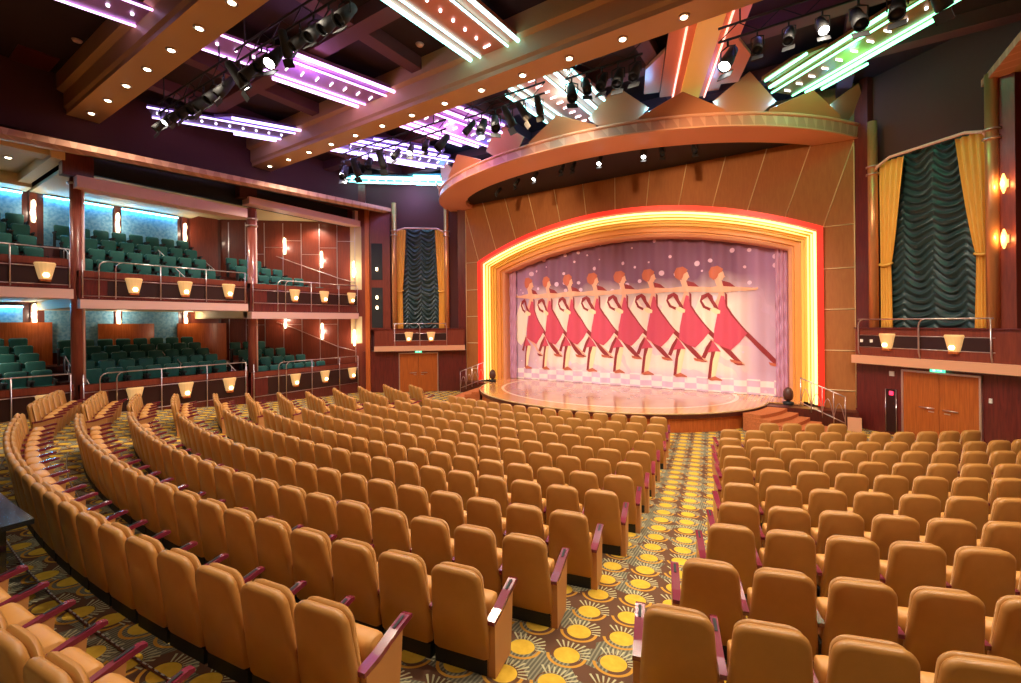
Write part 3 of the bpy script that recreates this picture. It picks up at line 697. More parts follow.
# cyan cove light at the top of each blue panel
M['cyan'] = mat('cyan_tube', (.5, .9, 1), .5, emit=(.10, .60, 1), es=60)
for tier, z in (('upper', 8.64), ('lower', 4.38)):
    for i, (a, b) in enumerate(((-3.0, .4), (1.3, 4.18), (4.76, 6.82), (7.12, 9.18))):
        if i == 0 : continue
        e = empty('cove_light', (GB+.04, (a+b)/2, z), 0, 'cyan cove light over a blue panel of the %s gallery, %s bay from the right' % (tier, ordinal(4-i)), 'light', 'cyan cove lights of the gallery'); L_ = (b-a)/2
        MB().tube([(.07, -L_, .0), (.07, L_, .0)], .022, M['cyan'], 8).build('light_tube', e)
        MB().box((0, -L_, .03), (.14, L_, .055), M['darkwood']).build('light_shelf', e)
    for i, v_ in enumerate((4.47, 6.97, 9.45)):
        glow_lamp(Matrix(((0, 1, 0, GB+.10), (-1, 0, 0, v_), (0, 0, 1, (8.0, 4.08)[tier == 'lower']), (0, 0, 0, 1))), 'double-lobed warm sconce on the back wall of the %s gallery, %s from the left' % (tier, ordinal(i+1)), 'gallery sconces', .36, True)
for tier, zz in (('upper', (7.62, 6.95, 6.45)), ('lower', (3.85, 3.25, 2.9))):
    for i, (a, z) in enumerate(zip((9.2, 7.40, 5.80), zz)):
        if tier == 'lower' or True:
            glow_lamp(BL @ T(a, -.05, z), 'double-lobed warm sconce on the slanting end wall, %s gallery, %s from the left' % (tier, ordinal(i+1)), 'gallery sconces', .36, True)
for i in range(6):
    v = (4.47, 6.97, 9.45)[i % 3]; z = 8.0 if i < 3 else 4.08
    lamp('POINT', (GB+.5, v, z), 15, WARM, .08)
for a, z in ((9.2, 7.6), (7.4, 6.95), (9.2, 3.85), (7.4, 3.25), (5.8, 2.9), (5.8, 6.4)):
    p = BL @ Vector((a, .35, z)); lamp('POINT', p, 18, WARM, .08)
# orange curved half walls in the lower gallery
for i, (a, b) in enumerate(((1.9, 4.94), (6.3, 8.2), (9.1, 11.2))):
    mb = MB(); pts = []
    for k in range(13):
        t = k/12; pts.append((-24.32+.22*math.sin(PI*t), a+(b-a)*t))
    rg = [(x, y) for x, y in pts]+[(x-.1, y) for x, y in pts[::-1]]
    mb.prism(rg, 1.8, 3.72 if i else 3.8, M['orangewood']); mb.build('half_wall', None, 'curved orange wooden half wall in the lower gallery, %s from the left' % ordinal(i+1), 'partition', 'orange half walls')
gi = 0
def green_seat_proto():
    e = empty('green_seat', (0, 0, 0))
    def slab(w, h, t, r): return [(w-r+r*math.cos(a), h-r+r*math.sin(a)) for a in [PI/2*k/4 for k in range(5)]]+[(-(w-r)+r*math.cos(a), h-r+r*math.sin(a)) for a in [PI/2+PI/2*k/4 for k in range(5)]]+[(-w+.02, 0), (w-.02, 0)]
    mb = MB(); o = slab(.235, .56, .1, .07); mx = T(0, 0, .38) @ Matrix.Rotation(math.radians(8), 4, 'X') @ Matrix.Rotation(PI/2, 4, 'X')
    s_ = lambda k, z: [(x*k, (y-.28)*k+.28, z) for x, y in o]
    mb.rings([s_(.86, -.06), s_(1, -.035), s_(1, .035), s_(.86, .06)], M['green'], mx); mb.build('backrest', e)
    mb = MB(); mb.tube([tuple(mx @ Vector((x*1.0, y, -.0))) for x, y in o[:10]], .011, M['piping'], 5); mb.build('piping', e, 'grey edge of the backrest')
    mb = MB(); q = [(-.22, .05), (.22, .05), (.22, .42), (.17, .48), (-.17, .48), (-.22, .42)]
    mb.prism(q, .34, .45, M['green']); mb.build('seat', e)
    for s in (-1, 1): MB().box((s*.26-.025, -.02, .58), (s*.26+.025, .38, .64), M['black']).box((s*.26-.02, .05, 0), (s*.26+.02, .25, .585), M['black']).build('armrest', e)
    return e
gs0 = green_seat_proto(); gused = [False]
# facing: seat local +y points to the hall (+u)
def green_seat(u, v, z, rz, label, group):
    o = gs0 if not gused[0] else copy_tree(gs0); gused[0] = True
    o.location = (u, v, z); o.rotation_euler = (0, 0, rz); tag(o, label, 'seat', group)
for bn, b in BAYS.items():
    v0, v1 = b['v0'], b['v1']
    def clip(v): return max(GB, wall_u(v)+.08)
    # upper deck slab, stepped floor, lower stepped floor (structure)
    mb = MB()
    def deck(u_front, depth_u, z0, z1, m):
        # polygon cut by the slanting wall in the front bay
        if bn != 'front': mb.box((depth_u, v0, z0), (u_front, v1, z1), m)
        else:
            poly = [(u_front, v0), (u_front, min(v1, V0-(-15.1-u_front)*math.tan(A40)-.1))]
            v_at = V0-(-15.1-depth_u)*math.tan(A40)
            if v_at < v0: 
                poly += [(wall_u(v0)+.1, v0)]
            else: poly += [(depth_u, v_at-.05), (depth_u, v0)]
            mb.prism(poly, z0, z1, m)
    deck(GU-.25, GB, b['b0']+.06, b['f'], M['cream'])
    for r in range(1, b['n']):
        uf = GU-.95-.87*r
        deck(uf+.38, GB, b['f'], b['f']+b['step']*r, M['darkwood'])
    for r in range(0, b['n']):
        uf = GU-.95-.78*r
        deck((uf+.38) if r else GU-.2, GB, -.1 if r == 0 else b['lf'], b['lf']+b['ls']*r, M['darkwood'])
    gi += 1; mb.build('floor_%s_gallery' % bn, kind='structure')
    for tier in ('upper', 'lower'):
        up = tier == 'upper'
        e = empty('gallery_balcony', (GU, v0, b['b0'] if up else 0), 0, '%s gallery front of the %s bay, dark red parapet%s' % (tier, {'rear': 'leftmost', 'middle': 'middle', 'front': 'right'}[bn], ' over a pale pink slab' if up else ' standing on the hall floor'), 'balcony')
        X = T(-GU, -v0, -(b['b0'] if up else 0))
        zt = b['pt'] if up else b['lt']; zb = b['b1'] if up else 0
        if up:
            MB().box((GU-.6, v0, b['b0']), (GU+.10, v1, b['b1']), M['pink']).build('slab', e, 'pale pink slab edge', mx=X)
        MB().box((GU-.22, v0, zb), (GU, v1, zt), M['maroon']).build('parapet', e, mx=X)
        MB().box((GU-.24, v0, zt-.20), (GU+.02, v1, zt), M['redwood']).build('top_band', e, mx=X)
        z_i0, z_i1 = (zt-.78, zt-.30) if up else (zt-1.0, zt-.28)
        MB().box((GU, v0+.7 if bn != 'rear' else v0, z_i0), (GU+.012, v1-.05, z_i1), M['darkpanel']).build('dark_inset', e, 'dark inset panel', mx=X)
        R_ = empty('gallery_railing', (GU, v0, zb), 0, 'silver tube railing on the %s gallery front, %s bay' % (tier, {'rear': 'leftmost', 'middle': 'middle', 'front': 'right'}[bn]), 'railing', None)
        XR = T(-GU, -v0, -zb); zr = b['rt'] if up else zt+.34
        ps = b['posts']; MB().tube([(GU+.07, v0+(.1 if bn == 'rear' else ps[1]-v0+.18), zr), (GU+.07, v1-.08, zr)], .02, M['silver'], 7).build('top_rail', R_, mx=XR)
        for z in (z_i0-.03, z_i1+.03): MB().tube([(GU+.05, ps[0] if bn != 'rear' else v0, z), (GU+.05, v1-.05, z)], .012, M['silver'], 5).build('middle_rail', R_, mx=XR)
        for i, pv in enumerate(ps):
            z0p = zb+.05 if up else .15
            if i in (1, 2) and bn != 'rear': pts = [(GU+.06, pv, z0p), (GU+.07, pv, zr-.2)]+[(GU+.07, pv+.2*(1-math.cos(t)), zr-.2+.2*math.sin(t)) for t in (PI/6, PI/3, PI/2)]
            else: pts = [(GU+.06, pv, z0p), (GU+.07, pv, zr)]
            MB().tube(pts, .018, M['silver'], 6).build('rail_post', R_, mx=XR)
        for i, sv in enumerate(b['sc']):
            mxs = Matrix(((0, 1, 0, GU+.02), (-1, 0, 0, sv), (0, 0, 1, (zt-.42) if up else (zt-.50)), (0, 0, 0, 1)))
            sconce_fan(mxs, 'fan-shaped lamp on the %s gallery front, %s bay, %s from the left' % (tier, {'rear': 'leftmost', 'middle': 'middle', 'front': 'right'}[bn], ordinal(i+1)), 'fan lamps on the gallery fronts', 1.05)
        # seats
        for r in range(b['n']):
            u = GU-(.95 if bn != 'front' else .42)-(.87 if up else .78)*r-.32; fl = (b['f']+b['step']*r if up else b['lf']+b['ls']*r); k = 0
            vv = v1-.45
            lo = max(v0+.3, -.6)
            while vv > lo:
                if u-.25 > wall_u(vv+.35) and not (bn == 'rear' and 1.9 < vv < 2.7):
                    k += 1
                    green_seat(u, vv, fl, -PI/2, 'green seat, %s gallery, %s bay, %s row from the rail, %s from the right' % (tier, {'rear': 'left', 'middle': 'middle', 'front': 'right'}[bn], ordinal(r+1), ordinal(k)), 'green gallery seats')
                vv -= .58
# soffits above the upper gallery
mb = MB()
mb.box((GB, -4, 9.15), (GU+.1, 4.3, 9.3), M['cream']); mb.box((GB, 4.4, 8.74), (GU-.5, 9.75, 8.85), M['cream'])
mb.prism([(GU-.1, 9.8), (GU-.1, 15.3), (wall_u(9.8+1.3)+.1, 11.0), (GB, 11.0), (GB, 9.8)], 8.9, 9.0, M['cream'])
mb.box((GU-.9, -4, 8.95), (GU-.2, 4.3, 9.15), M['cream']); mb.box((GB, -4, 8.72), (GB+.9, 4.3, 9.15), M['cream'])
for v_ in (-1, 1.6, 4.1): mb.box((GB, v_-.16, 8.85), (GU, v_+.16, 9.15), M['cream'])
struct(mb, 'ceiling_gallery')
mb = MB(); mb.box((GU-.5, 4.5, 8.06), (GU+.12, 9.72, 8.43), M['pink']); mb.box((GU-.5, 9.8, 8.68), (GU+.12, 15.4, 8.97), M['pink'])
mb.box((GU-.42, 4.2, 8.43), (GU-.05, 4.95, 9.3), M['maroon']); mb.box((GU-.42, 9.5, 8.9), (GU-.05, 10.2, 9.5), M['upper']); mb.box((GU-.42, 15.2, 8.9), (GU-.05, 15.6, 9.7), M['pink'])
mb.box((GU-.6, 4.9, 8.68), (GU-.45, 15.4, 9.8), M['black']); struct(mb, 'trim_8')
# cornices with chevron band
def cornice(us, z0, z1, v0, v1, name, u_out, under='beam'):
    mb = MB(); V = []; sg = 1 if us > u_out else -1
    for v, z in ((v0, z0), (v1, z1)):
        V += [(us, v, z), (us, v, z+.18), (us-sg*.36, v, z-.04), (u_out, v, z+.25), (u_out, v, 11.5), (us-sg*.15, v, z+.18), (us-sg*.15, v, 11.5)]
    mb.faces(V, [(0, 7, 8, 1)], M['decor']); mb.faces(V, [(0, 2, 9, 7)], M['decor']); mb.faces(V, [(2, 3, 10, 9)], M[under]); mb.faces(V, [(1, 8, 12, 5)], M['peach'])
    mb.faces(V, [(7, 8, 12, 10, 9), (0, 1, 5, 3, 2)], M['beam']); mb.build(name, kind='structure')
cornice(-17.95, 8.40, 8.90, -6, 4.6, 'trim_9', -19.55); cornice(-17.95, 8.90, 9.46, 4.6, 16.55, 'trim_11', -19.55, 'black')  # second run: underside painted black for the shade of the open gap
cornice(4.05, 9.05, 9.78, -6, 16.98, 'trim_10', 5.9)
mb = MB(); mb.box((-19.6, -9, 9.5), (-19.4, 16, 11.5), M['upper']); mb.box((5.9, -9, 9.5), (6.1, 16, 11.5), M['upper']); struct(mb, 'wall_upper')
mb = MB(); mb.box((5.9, -9, -.5), (6.1, 15.3, 9.5), M['maroon']); struct(mb, 'wall_right')
# columns of the gallery
for i, v in enumerate((4.62, 10.16, 15.75)):
    e = empty('gallery_column', (GU-.42, v, 0), 0, 'round reddish column with silver rings, %s from the left along the gallery' % ordinal(i+1), 'column', 'gallery columns')
    top = (9.0, 8.6, 8.9)[i]
    MB().lathe([(.18, 0), (.18, top)], M['colwood'] if 'colwood' in M else M['redwood'], 20).build('shaft', e)
    MB().tube([(.165, .10, .5), (.165, .10, top-.1)], .03, M['pink'], 8).build('highlight_strip', e, 'pale painted highlight running up the column')  # pink tube stands in for the highlight on the round shaft
    for z in (top-.75, top-.45):
        MB().lathe([(.17, z-.03), (.24, z-.03), (.24, z+.03), (.17, z+.03)], M['silver'], 20).build('ring', e)
# downlights in gallery soffits
for i in range(4): downlight(-21.7, 5.2+i*1.2, 8.74, 'small downlight in the soffit above the middle gallery bay, %s from the left' % ordinal(i+1), 'gallery soffit downlights')
for i in range(4): downlight(-20.4, 10.6+i*1.0, 8.9, 'small downlight in the soffit above the right gallery bay, %s from the left' % ordinal(i+1), 'gallery soffit downlights')
for i in range(3): downlight(-21.6, .9+i*1.25, 9.15, 'small downlight in the coffered ceiling above the left gallery bay, %s from the left' % ordinal(i+1), 'gallery soffit downlights')
for v, z in ((2, 9.0), (5.6, 8.55), (8.6, 8.55), (11.4, 8.7), (13.6, 8.7)): lamp('SPOT', (GU-1.2, v, z), 170, WARM, .1, (GU-1.8, v, 0), 150, .7)
for v in (1.5, 5.6, 8.4, 11.2, 13.4): lamp('SPOT', (GU-1.6, v, 4.05 if v > 10 else 4.35), 330, WARM, .1, (GU-1.9, v, 0), 155, .7)
# wall handrails and short aisle rails
mb = MB(); 
for z0, z1 in ((7.1, 5.75), (3.75, 2.2)):
    mb.tube([BL @ Vector((9.6, .05, z0)), BL @ Vector((8.8, .05, z0-.3)), BL @ Vector((6.6, .05, z1+.25)), BL @ Vector((5.7, .05, z1))], .02, M['silver'], 6)
mb.build('wall_handrail', None, 'sloping silver handrails on the slanting end wall of the gallery', 'handrail')
def short_rail(u, v, z, label):
    e = empty('aisle_rail', (u, v, z), 0, label, 'railing', 'short aisle rails in the gallery')
    MB().tube([(0, 0, 0), (0, 0, .75), (.08, 0, .85), (.9, 0, .45), (.95, 0, .35), (.95, 0, -.35)], .017, M['silver'], 6).build('hand_rail', e)
    MB().tube([(.45, 0, -.2), (.45, 0, .66)], .014, M['silver'], 6).build('rail_post', e)
    MB().tube([(.0, 0, .38), (.95, 0, .05)], .012, M['silver'], 6).build('middle_bar', e)
n_ = 0
for tier in ('upper', 'lower'):
    for v, r in ((2.3, 0), (2.3, 2), (4.9, 0), (4.9, 2), (8.0, 1), (8.0, 3), (9.5, 0), (9.5, 2), (10.6, 1)):
        b = BAYS['rear' if v < 4.5 else 'middle' if v < 9.75 else 'front']; up = tier == 'upper'
        n_ += 1
        short_rail(GU-1.3-.95*r, v, (b['f']+b['step']*r) if up else (b['lf']+b['ls']*r), 'short silver aisle rail in the %s gallery, %s from the left, %s' % (tier, {2.3: 'first', 4.9: 'second', 8.0: 'third', 9.5: 'fourth', 10.6: 'fifth'}[v], ('near the front rail', 'one row up', 'two rows up', 'three rows up')[r]))
# ------------------------------------------------------------------ tan theatre seats
PITCH = .55
def seat_outline(wt, wb, h, r, n=5):
    pts = []
    for k in range(n+1):
        a = PI/2*k/n; pts.append((wt-r+r*math.cos(a), h-r+r*math.sin(a)))
    for k in range(n+1):
        a = PI/2+PI/2*k/n; pts.append((-(wt-r)+r*math.cos(a), h-r+r*math.sin(a)))
    # sides flare gently to the base
    pts += [(-(wt+(wb-wt)*.55), h*.52), (-wb, h*.28), (-wb, .02), (-wb+.03, 0), (wb-.03, 0), (wb, .02), (wb, h*.28), (wt+(wb-wt)*.55, h*.52)]
    return pts
def seat_meshes(m_back, lowpoly=False):
    """returns dict part -> MB ; local +y faces the stage, origin on the floor under the backrest"""
    P = {}
    tilt = Matrix.Rotation(math.radians(9), 4, 'X')   # top leans back (towards -y)
    def slab(mb, wt, wb, h, r, y0, y1, bev, z, m):
        o = seat_outline(wt, wb, h, r, 3 if lowpoly else 6); mx = T(0, 0, z) @ tilt @ Matrix.Rotation(PI/2, 4, 'X')
        def s_(d, yy):
            return [(x-math.copysign(min(abs(x), d), x), max(0, y-d) if y > h*.5 else y+d*.3, -yy) for x, y in o]
        if lowpoly: rg = [s_(bev, y0), s_(0, y0+bev), s_(0, y1-bev), s_(bev, y1)]
        else: rg = [s_(bev, y0), s_(bev*.4, y0+bev*.3), s_(0, y0+bev), s_(0, y1-bev), s_(bev*.4, y1-bev*.3), s_(bev, y1)]
        mb.rings(rg, m, mx)
    mb = MB(); slab(mb, .228, .264, .76, .10, -.045, .035, .028, .14, m_back); P['backrest'] = mb
    mb = MB(); slab(mb, .214, .225, .755, .10, .03, .10, .035, .13, m_back); P['back_cushion'] = mb
    mb = MB(); n = 3 if lowpoly else 6       # tipped-up seat pad resting in front of the back
    prof = [(.10, .50), (.13, .535)]+[(.225+.07*math.sin(a), .465+.075*math.cos(a)) for a in [PI*.5*k/n for k in range(n+1)]]+[(.30, .38), (.28, .24), (.25, .20), (.12, .20)]
    rg = []
    for x, k in ((-.208, .62), (-.195, .88), (-.15, 1), (.15, 1), (.195, .88), (.208, .62)): rg.append([(x, .21+(y-.21)*k, .42+(z-.42)*(k*.25+.75)) for y, z in prof])
    mb.rings(rg, M['leather_seat']); P['seat_cushion'] = mb
    mb = MB(); mb.box((-.25, -.03, 0), (.25, .09, .13), M['black']); mb.box((-.23, .09, .05), (.23, .22, .21), M['black']); P['base'] = mb
    return P
def arm_meshes(side, end=False):
    x = side*PITCH/2
    cap = MB(); w = .026 if not end else .038
    top = [(-.05, .475), (.10, .49), (.30, .54), (.44, .565), (.48, .555), (.48, .53), (.42, .52), (.28, .495), (.10, .45), (-.05, .44)]
    cap.prism([(y, z) for y, z in top], x-w, x+w, M['arm'], Matrix(((0, 0, 1, 0), (1, 0, 0, 0), (0, 1, 0, 0), (0, 0, 0, 1))))
    pan = MB(); bk = -.03 if end else .09
    pp = [(bk, .0), (.30, .0), (.34, .28), (.36, .505), (.28, .49), (.10, .445), (bk, .437)]
    t = .022 if not end else .036
    pan.prism(pp, x-t, x+t, M['armpanel'], Matrix(((0, 0, 1, 0), (1, 0, 0, 0), (0, 1, 0, 0), (0, 0, 0, 1))))
    return cap, pan
def hide_data(P):
    out = {}
    for k, mb in P.items():
        me = bpy.data.meshes.new(k); bmesh.ops.recalc_face_normals(mb.bm, faces=mb.bm.faces); mb.bm.to_mesh(me); mb.bm.free()
        for m in mb.mats: me.materials.append(m)
        out[k] = me
    return out
near = hide_data(seat_meshes(M['leather']))
for key, sd, en in (('armrest_left', -1, 0), ('armrest_right', 1, 0), ('end_left', -1, 1), ('end_right', 1, 1)):
    c_, p_ = arm_meshes(sd, en); near.update(hide_data({key: c_, key+'_panel': p_}))
for sd, k_ in ((-1, 'slot_left'), (1, 'slot_right')):
    q = [(.30, .5445), (.415, .5665), (.415, .57), (.30, .548)]
    mb = MB(); mb.prism(q, sd*PITCH/2-.011, sd*PITCH/2+.011, M['black'], Matrix(((0, 0, 1, 0), (1, 0, 0, 0), (0, 1, 0, 0), (0, 0, 0, 1)))); near.update(hide_data({k_: mb}))
def far_mesh(endl, endr):
    P = seat_meshes(M['leather'], True); big = MB()
    for k in P:
        me = bpy.data.meshes.new('t'); P[k].bm.to_mesh(me)
        base = [big.mi(m) for m in P[k].mats]; n0 = len(big.bm.faces); big.bm.from_mesh(me); big.bm.faces.ensure_lookup_table()
        for f in big.bm.faces[n0:]: f.material_index = base[f.material_index]
        bpy.data.meshes.remove(me)
    for sd, en in ((-1, endl), (1, endr)):
        if sd == 1 and not en: continue
        for mbx in arm_meshes(sd, en):
            me = bpy.data.meshes.new('t'); mbx.bm.to_mesh(me); base = [big.mi(m) for m in mbx.mats]; n0 = len(big.bm.faces); big.bm.from_mesh(me); big.bm.faces.ensure_lookup_table()
            for f in big.bm.faces[n0:]: f.material_index = base[f.material_index]
            bpy.data.meshes.remove(me)
    return hide_data({'theatre_seat': big})['theatre_seat']
farm = {(a, b): far_mesh(a, b) for a in (0, 1) for b in (0, 1)}
def seat_at(R, ph, label, group, endl, endr):
    u, v = row_pt(R-.11, ph); z = floor_z(R-.11)
    rz = math.atan2(SV-v, SU-u)-PI/2
    if math.hypot(u, v) < 11.0:
        e = empty('theatre_seat', (u, v, z), rz, label, 'seat', group)
        def part(nm, key, par=e):
            o = bpy.data.objects.new(nm, near[key]); col.objects.link(o); o.parent = par; return o
        for nm in ('backrest', 'back_cushion', 'seat_cushion', 'base'): part(nm, nm)
        k = 'end_left' if endl else 'armrest_left'; a = part('armrest', k); part('arm_panel', k+'_panel')
        if math.hypot(u, v) < 7.5: part('cup_slot', 'slot_left', a)
        if endr:
            a = part('armrest', 'end_right'); part('arm_panel', 'end_right_panel')
            if math.hypot(u, v) < 7.5: part('cup_slot', 'slot_right', a)
        return e
    o = bpy.data.objects.new('theatre_seat', farm[(endl, endr)]); col.objects.link(o); o.location = (u, v, z); o.rotation_euler = (0, 0, rz)
    return tag(o, label, 'seat', group)
FR = [(15.59, -18.7), (16.62, -18.9), (17.74, -19.1), (18.80, -19.5), (19.91, -19.7), (20.89, -19.9), (21.89, -20.1), (22.83, -20.4), (23.90, -20.9), (24.84, -21.4), (25.74, -22.0), (26.67, -23.1)]
GR = [(15.85, -8.6, 4), (16.87, -12.9, 11), (17.89, -13.7, 12), (18.73, -14.1, 11), (19.70, -14.5, 10), (20.62, -15.0, 10), (21.70, -15.5, 11), (22.74, -16.1, 10), (23.66, -16.7, 9), (24.76, -17.5, 9), (25.74, -18.2, 8)]
FARS = {1: (-56, -63.5), 2: (-52.5, -65), 3: (-50.5, -63), 4: (-51.5, -63), 5: (-51, -60), 6: (-51, -60)}
seats = []
for k, (R, p0) in enumerate(FR, 1):
    st_ = PITCH/R; ph = math.radians(p0); n = 0
    lim = math.radians(-48.5)
    cnt = int((ph-lim)/st_)+1
    for i in range(cnt):
        seats.append((R, ph-i*st_, 'tan leather seat, main left block, %s row from the stage, %s from the patterned aisle' % (ordinal(k), ordinal(i+1)), 'tan theatre seats', int(i == cnt-1), int(i == 0)))
    a, b_ = FARS.get(k, (-51, -58.5))
    ph = math.radians(a)-st_/2; cnt = int((math.radians(a)-math.radians(b_))/st_)
    for i in range(cnt):
        seats.append((R, ph-i*st_, 'tan seat by the gallery wall, %s row from the stage, %s from its aisle' % (ordinal(k), ordinal(i+1)), 'tan theatre seats', int(i == cnt-1), int(i == 0)))
for k, (R, p0, cnt) in enumerate(GR, 1):
    st_ = .566/R
    for i in range(cnt):
        seats.append((R, math.radians(p0)+i*st_, 'tan leather seat, right block, %s row from the stage, %s from the patterned aisle' % (ordinal(k), ordinal(i+1)), 'tan theatre seats', int(i == 0), int(i == cnt-1)))
# rear row at the lower left
for i in range(7):
    R = 27.69; seats.append((R, math.radians(-22.76)-i*.55/R, 'tan leather seat in the rear row at the lower left, %s from the right' % ordinal(i+1), 'tan theatre seats', int(i == 6), int(i == 0)))
seats.sort(key=lambda s: math.hypot(*row_pt(s[0], s[1])))
MAXS = 300
for s in seats[:MAXS]: seat_at(*s)
rest = MB()
for s in seats[MAXS:]:
    u, v = row_pt(s[0]-.11, s[1]); me = farm[(s[4], s[5])]; n0 = len(rest.bm.verts); f0 = len(rest.bm.faces)
    rest.bm.from_mesh(me); rest.bm.verts.ensure_lookup_table(); rest.bm.faces.ensure_lookup_table()
    base = [rest.mi(m) for m in me.materials]
    for f in rest.bm.faces[f0:]: f.material_index = base[f.material_index]
    mx = T(u, v, floor_z(s[0])) @ Matrix.Rotation(math.atan2(SV-v, SU-u)-PI/2, 4, 'Z')
    bmesh.ops.transform(rest.bm, matrix=mx, verts=rest.bm.verts[n0:])
print('seats', len(seats))
if len(seats) > MAXS: rest.build('theatre_seats', None, 'remaining tan leather seats in the far rows towards the stage and gallery', 'seats', kind='stuff')
# ------------------------------------------------------------------ neon ceiling fixtures
def neon(p0, p1, hw, panel, tube, bulb, label, z=10.86, st=.06, dim=False):
    (x0, y0), (x1, y1) = p0, p1; L_ = math.hypot(x1-x0, y1-y0)
    e = empty('neon_fixture', (x0, y0, z), math.atan2(y1-y0, x1-x0), label, 'ceiling light', 'stepped neon fixtures fanning over the hall')
    # stepped outline, arrow-like towards the stage
    def poly(pts, za, zb, nm, m): MB().prism(pts, za, zb, m).build(nm, e)
    poly([(0, -hw*.42), (0, hw*.42), (L_, hw*.42), (L_, -hw*.42)], .06, .14, 'centre_panel', panel)
    for s in (-1, 1):
        poly([(L_*max(0, st-.05), s*hw*.44), (L_*st, s*hw*.78), (L_*.97, s*hw*.78), (L_*.97, s*hw*.44)], .10, .20, 'side_panel', panel)
        poly([(L_*.60, s*hw*.80), (L_*.72, s*hw*1.22), (L_*.93, s*hw*1.22), (L_*.93, s*hw*.80)], .14, .24, 'outer_fin', panel)
        MB().tube([(0, s*hw*.43, .03), (L_, s*hw*.43, .03)], .028, tube, 6).build('neon_tube', e)
        if not dim:
            MB().tube([(L_*st, s*hw*.74, .06), (L_*.96, s*hw*.74, .06)], .050, tube, 6).build('neon_tube', e)
            MB().tube([(L_*.66, s*hw*1.14, .10), (L_*.92, s*hw*1.14, .10)], .04, tube, 6).build('neon_tube', e)
    n = int(L_/.42)
    for i in range(n):
        x = (i+.5)*L_/n; mb = MB()
        if i < n*.35: mb.lathe([(.01, -.02), (.032, -.01), (.035, .05)], bulb, 8, T(x, 0, .02))
        else: mb.box((x-.012, -.11, .02), (x+.012, .11, .06), bulb)
        mb.build('bulb', e)
    return e
def panelmat(nm, c): return mat(nm, srgb(*c), .35, .15)
M['tv'] = mat('violet_tube', (.9, .8, 1), .5, emit=(.62, .46, 1), es=3.6); M['tl'] = mat('lilac_tube', (.9, .8, 1), .5, emit=(.86, .50, .98), es=3.0)
M['tc'] = mat('cyan_neon', (.8, 1, 1), .5, emit=(.30, .95, .95), es=4); M['tg'] = mat('green_neon', (.8, 1, .8), .5, emit=(.22, 1, .50), es=3.6); M['tp'] = mat('pink_neon', (1, .8, .8), .5, emit=(1, .42, .30), es=1.8)
M['wb'] = mat('small_bulb', (1, 1, 1), .5, emit=(1, .94, .98), es=3.5)
neon((-13.4, 2.6), (-10.3, 15.3), 1.15, panelmat('violet_panel', (176, 120, 190)), M['tl'], M['wb'], 'long purple neon fixture crossing both ceiling beams, second from the left wall', st=.36)
neon((-18.6, 6.2), (-13.5, 15.9), 1.0, panelmat('blue_violet_panel', (140, 120, 200)), M['tv'], M['wb'], 'violet neon fixture nearest the left gallery, above the balcony corner', st=.22)
neon((-19.2, 14.6), (-15.3, 17.8), .62, panelmat('cyan_panel', (120, 190, 205)), M['tc'], M['wb'], 'short cyan neon fixture in the far left ceiling corner')
neon((-7.15, 5.6), (-6.6, 15.4), 1.05, panelmat('salmon_panel', (226, 140, 120)), M['tc'], M['wb'], 'cyan and salmon neon fixture over the middle of the hall')
neon((-.9, 9.0), (-3.1, 15.6), 1.15, panelmat('orange_pink_panel', (232, 142, 104)), M['tp'], M['wb'], 'orange and pink ceiling fixture above the canopy, without bright tubes', dim=True)
neon((3.6, 13.2), (-.5, 17.0), .95, panelmat('bronze_panel', (158, 112, 56)), M['tg'], M['wb'], 'green neon fixture at the right above the canopy', st=.30)
MB().prism([(-1.15, 8.9), (-.55, 9.0), (-2.75, 15.5), (-3.35, 15.4)], 10.80, 10.84, mat('amber_panel', srgb(240, 160, 50), .4, emit=(1, .5, .1), es=.25)).build('amber_strip', None, 'amber centre strip of light under the orange ceiling fixture', 'ceiling light')
# coloured wash of the tubes on the ceiling
for p, c, pw in (((-11.6, 7.5, 10.6), (.62, .36, 1), 60), ((-11, 13, 10.6), (.7, .36, 1), 50), ((-15.5, 11, 10.6), (.4, .36, 1), 60), ((-16.6, 16.6, 10.5), (.42, .40, 1), 80), ((-6.3, 13, 10.6), (.3, .9, 1), 40), ((1.2, 15.6, 10.6), (.1, 1, .45), 45), ((-.6, 12.2, 10.7), (.3, .3, 1), 12)):
    lamp('POINT', p, pw, c, .1)

# ------------------------------------------------------------------ lighting bars and stage lights
def light_proto(lens):
    e = empty('stage_light', (0, 0, 0))
    MB().tube([(0, 0, 0), (0, 0, -.10)], .02, M['black'], 6).tube([(0, 0, -.10), (-.13, 0, -.14), (-.13, 0, -.34)], .014, M['black'], 5).tube([(0, 0, -.10), (.13, 0, -.14), (.13, 0, -.34)], .014, M['black'], 5).build('yoke', e)
    R_ = T(0, 0, -.34) @ Matrix.Rotation(math.radians(-38), 4, 'X') 
    MB().lathe([(.05, .34), (.085, .30), (.10, .10), (.115, -.05), (.115, -.22), (.10, -.22), (.10, -.18)], M['black'], 12, R_).build('lamp_body', e)
    MB().lathe([(.0, -.19), (.098, -.185), (.098, -.17), (.0, -.17)], lens, 12, R_).build('lens', e)
    mb2 = MB(); mb2.box((-.12, -.006, -.40), (.12, .006, -.22), M['black'], R_ @ T(0, .115, 0)); mb2.build('barn_door', e)
    return e
lp_on, lp_off = light_proto(M['white_lens']), light_proto(M['dim_lens']); lused = {id(lp_on): False, id(lp_off): False}
def put_light(u, v, z, rz, on, label, sc_=1.25):
    p = lp_on if on else lp_off
    o = copy_tree(p) if lused[id(p)] else p; lused[id(p)] = True
    o.location = (u, v, z); o.rotation_euler = (0, 0, rz); o.scale = (sc_,)*3; tag(o, label, 'stage light', 'black stage lights on the bars')
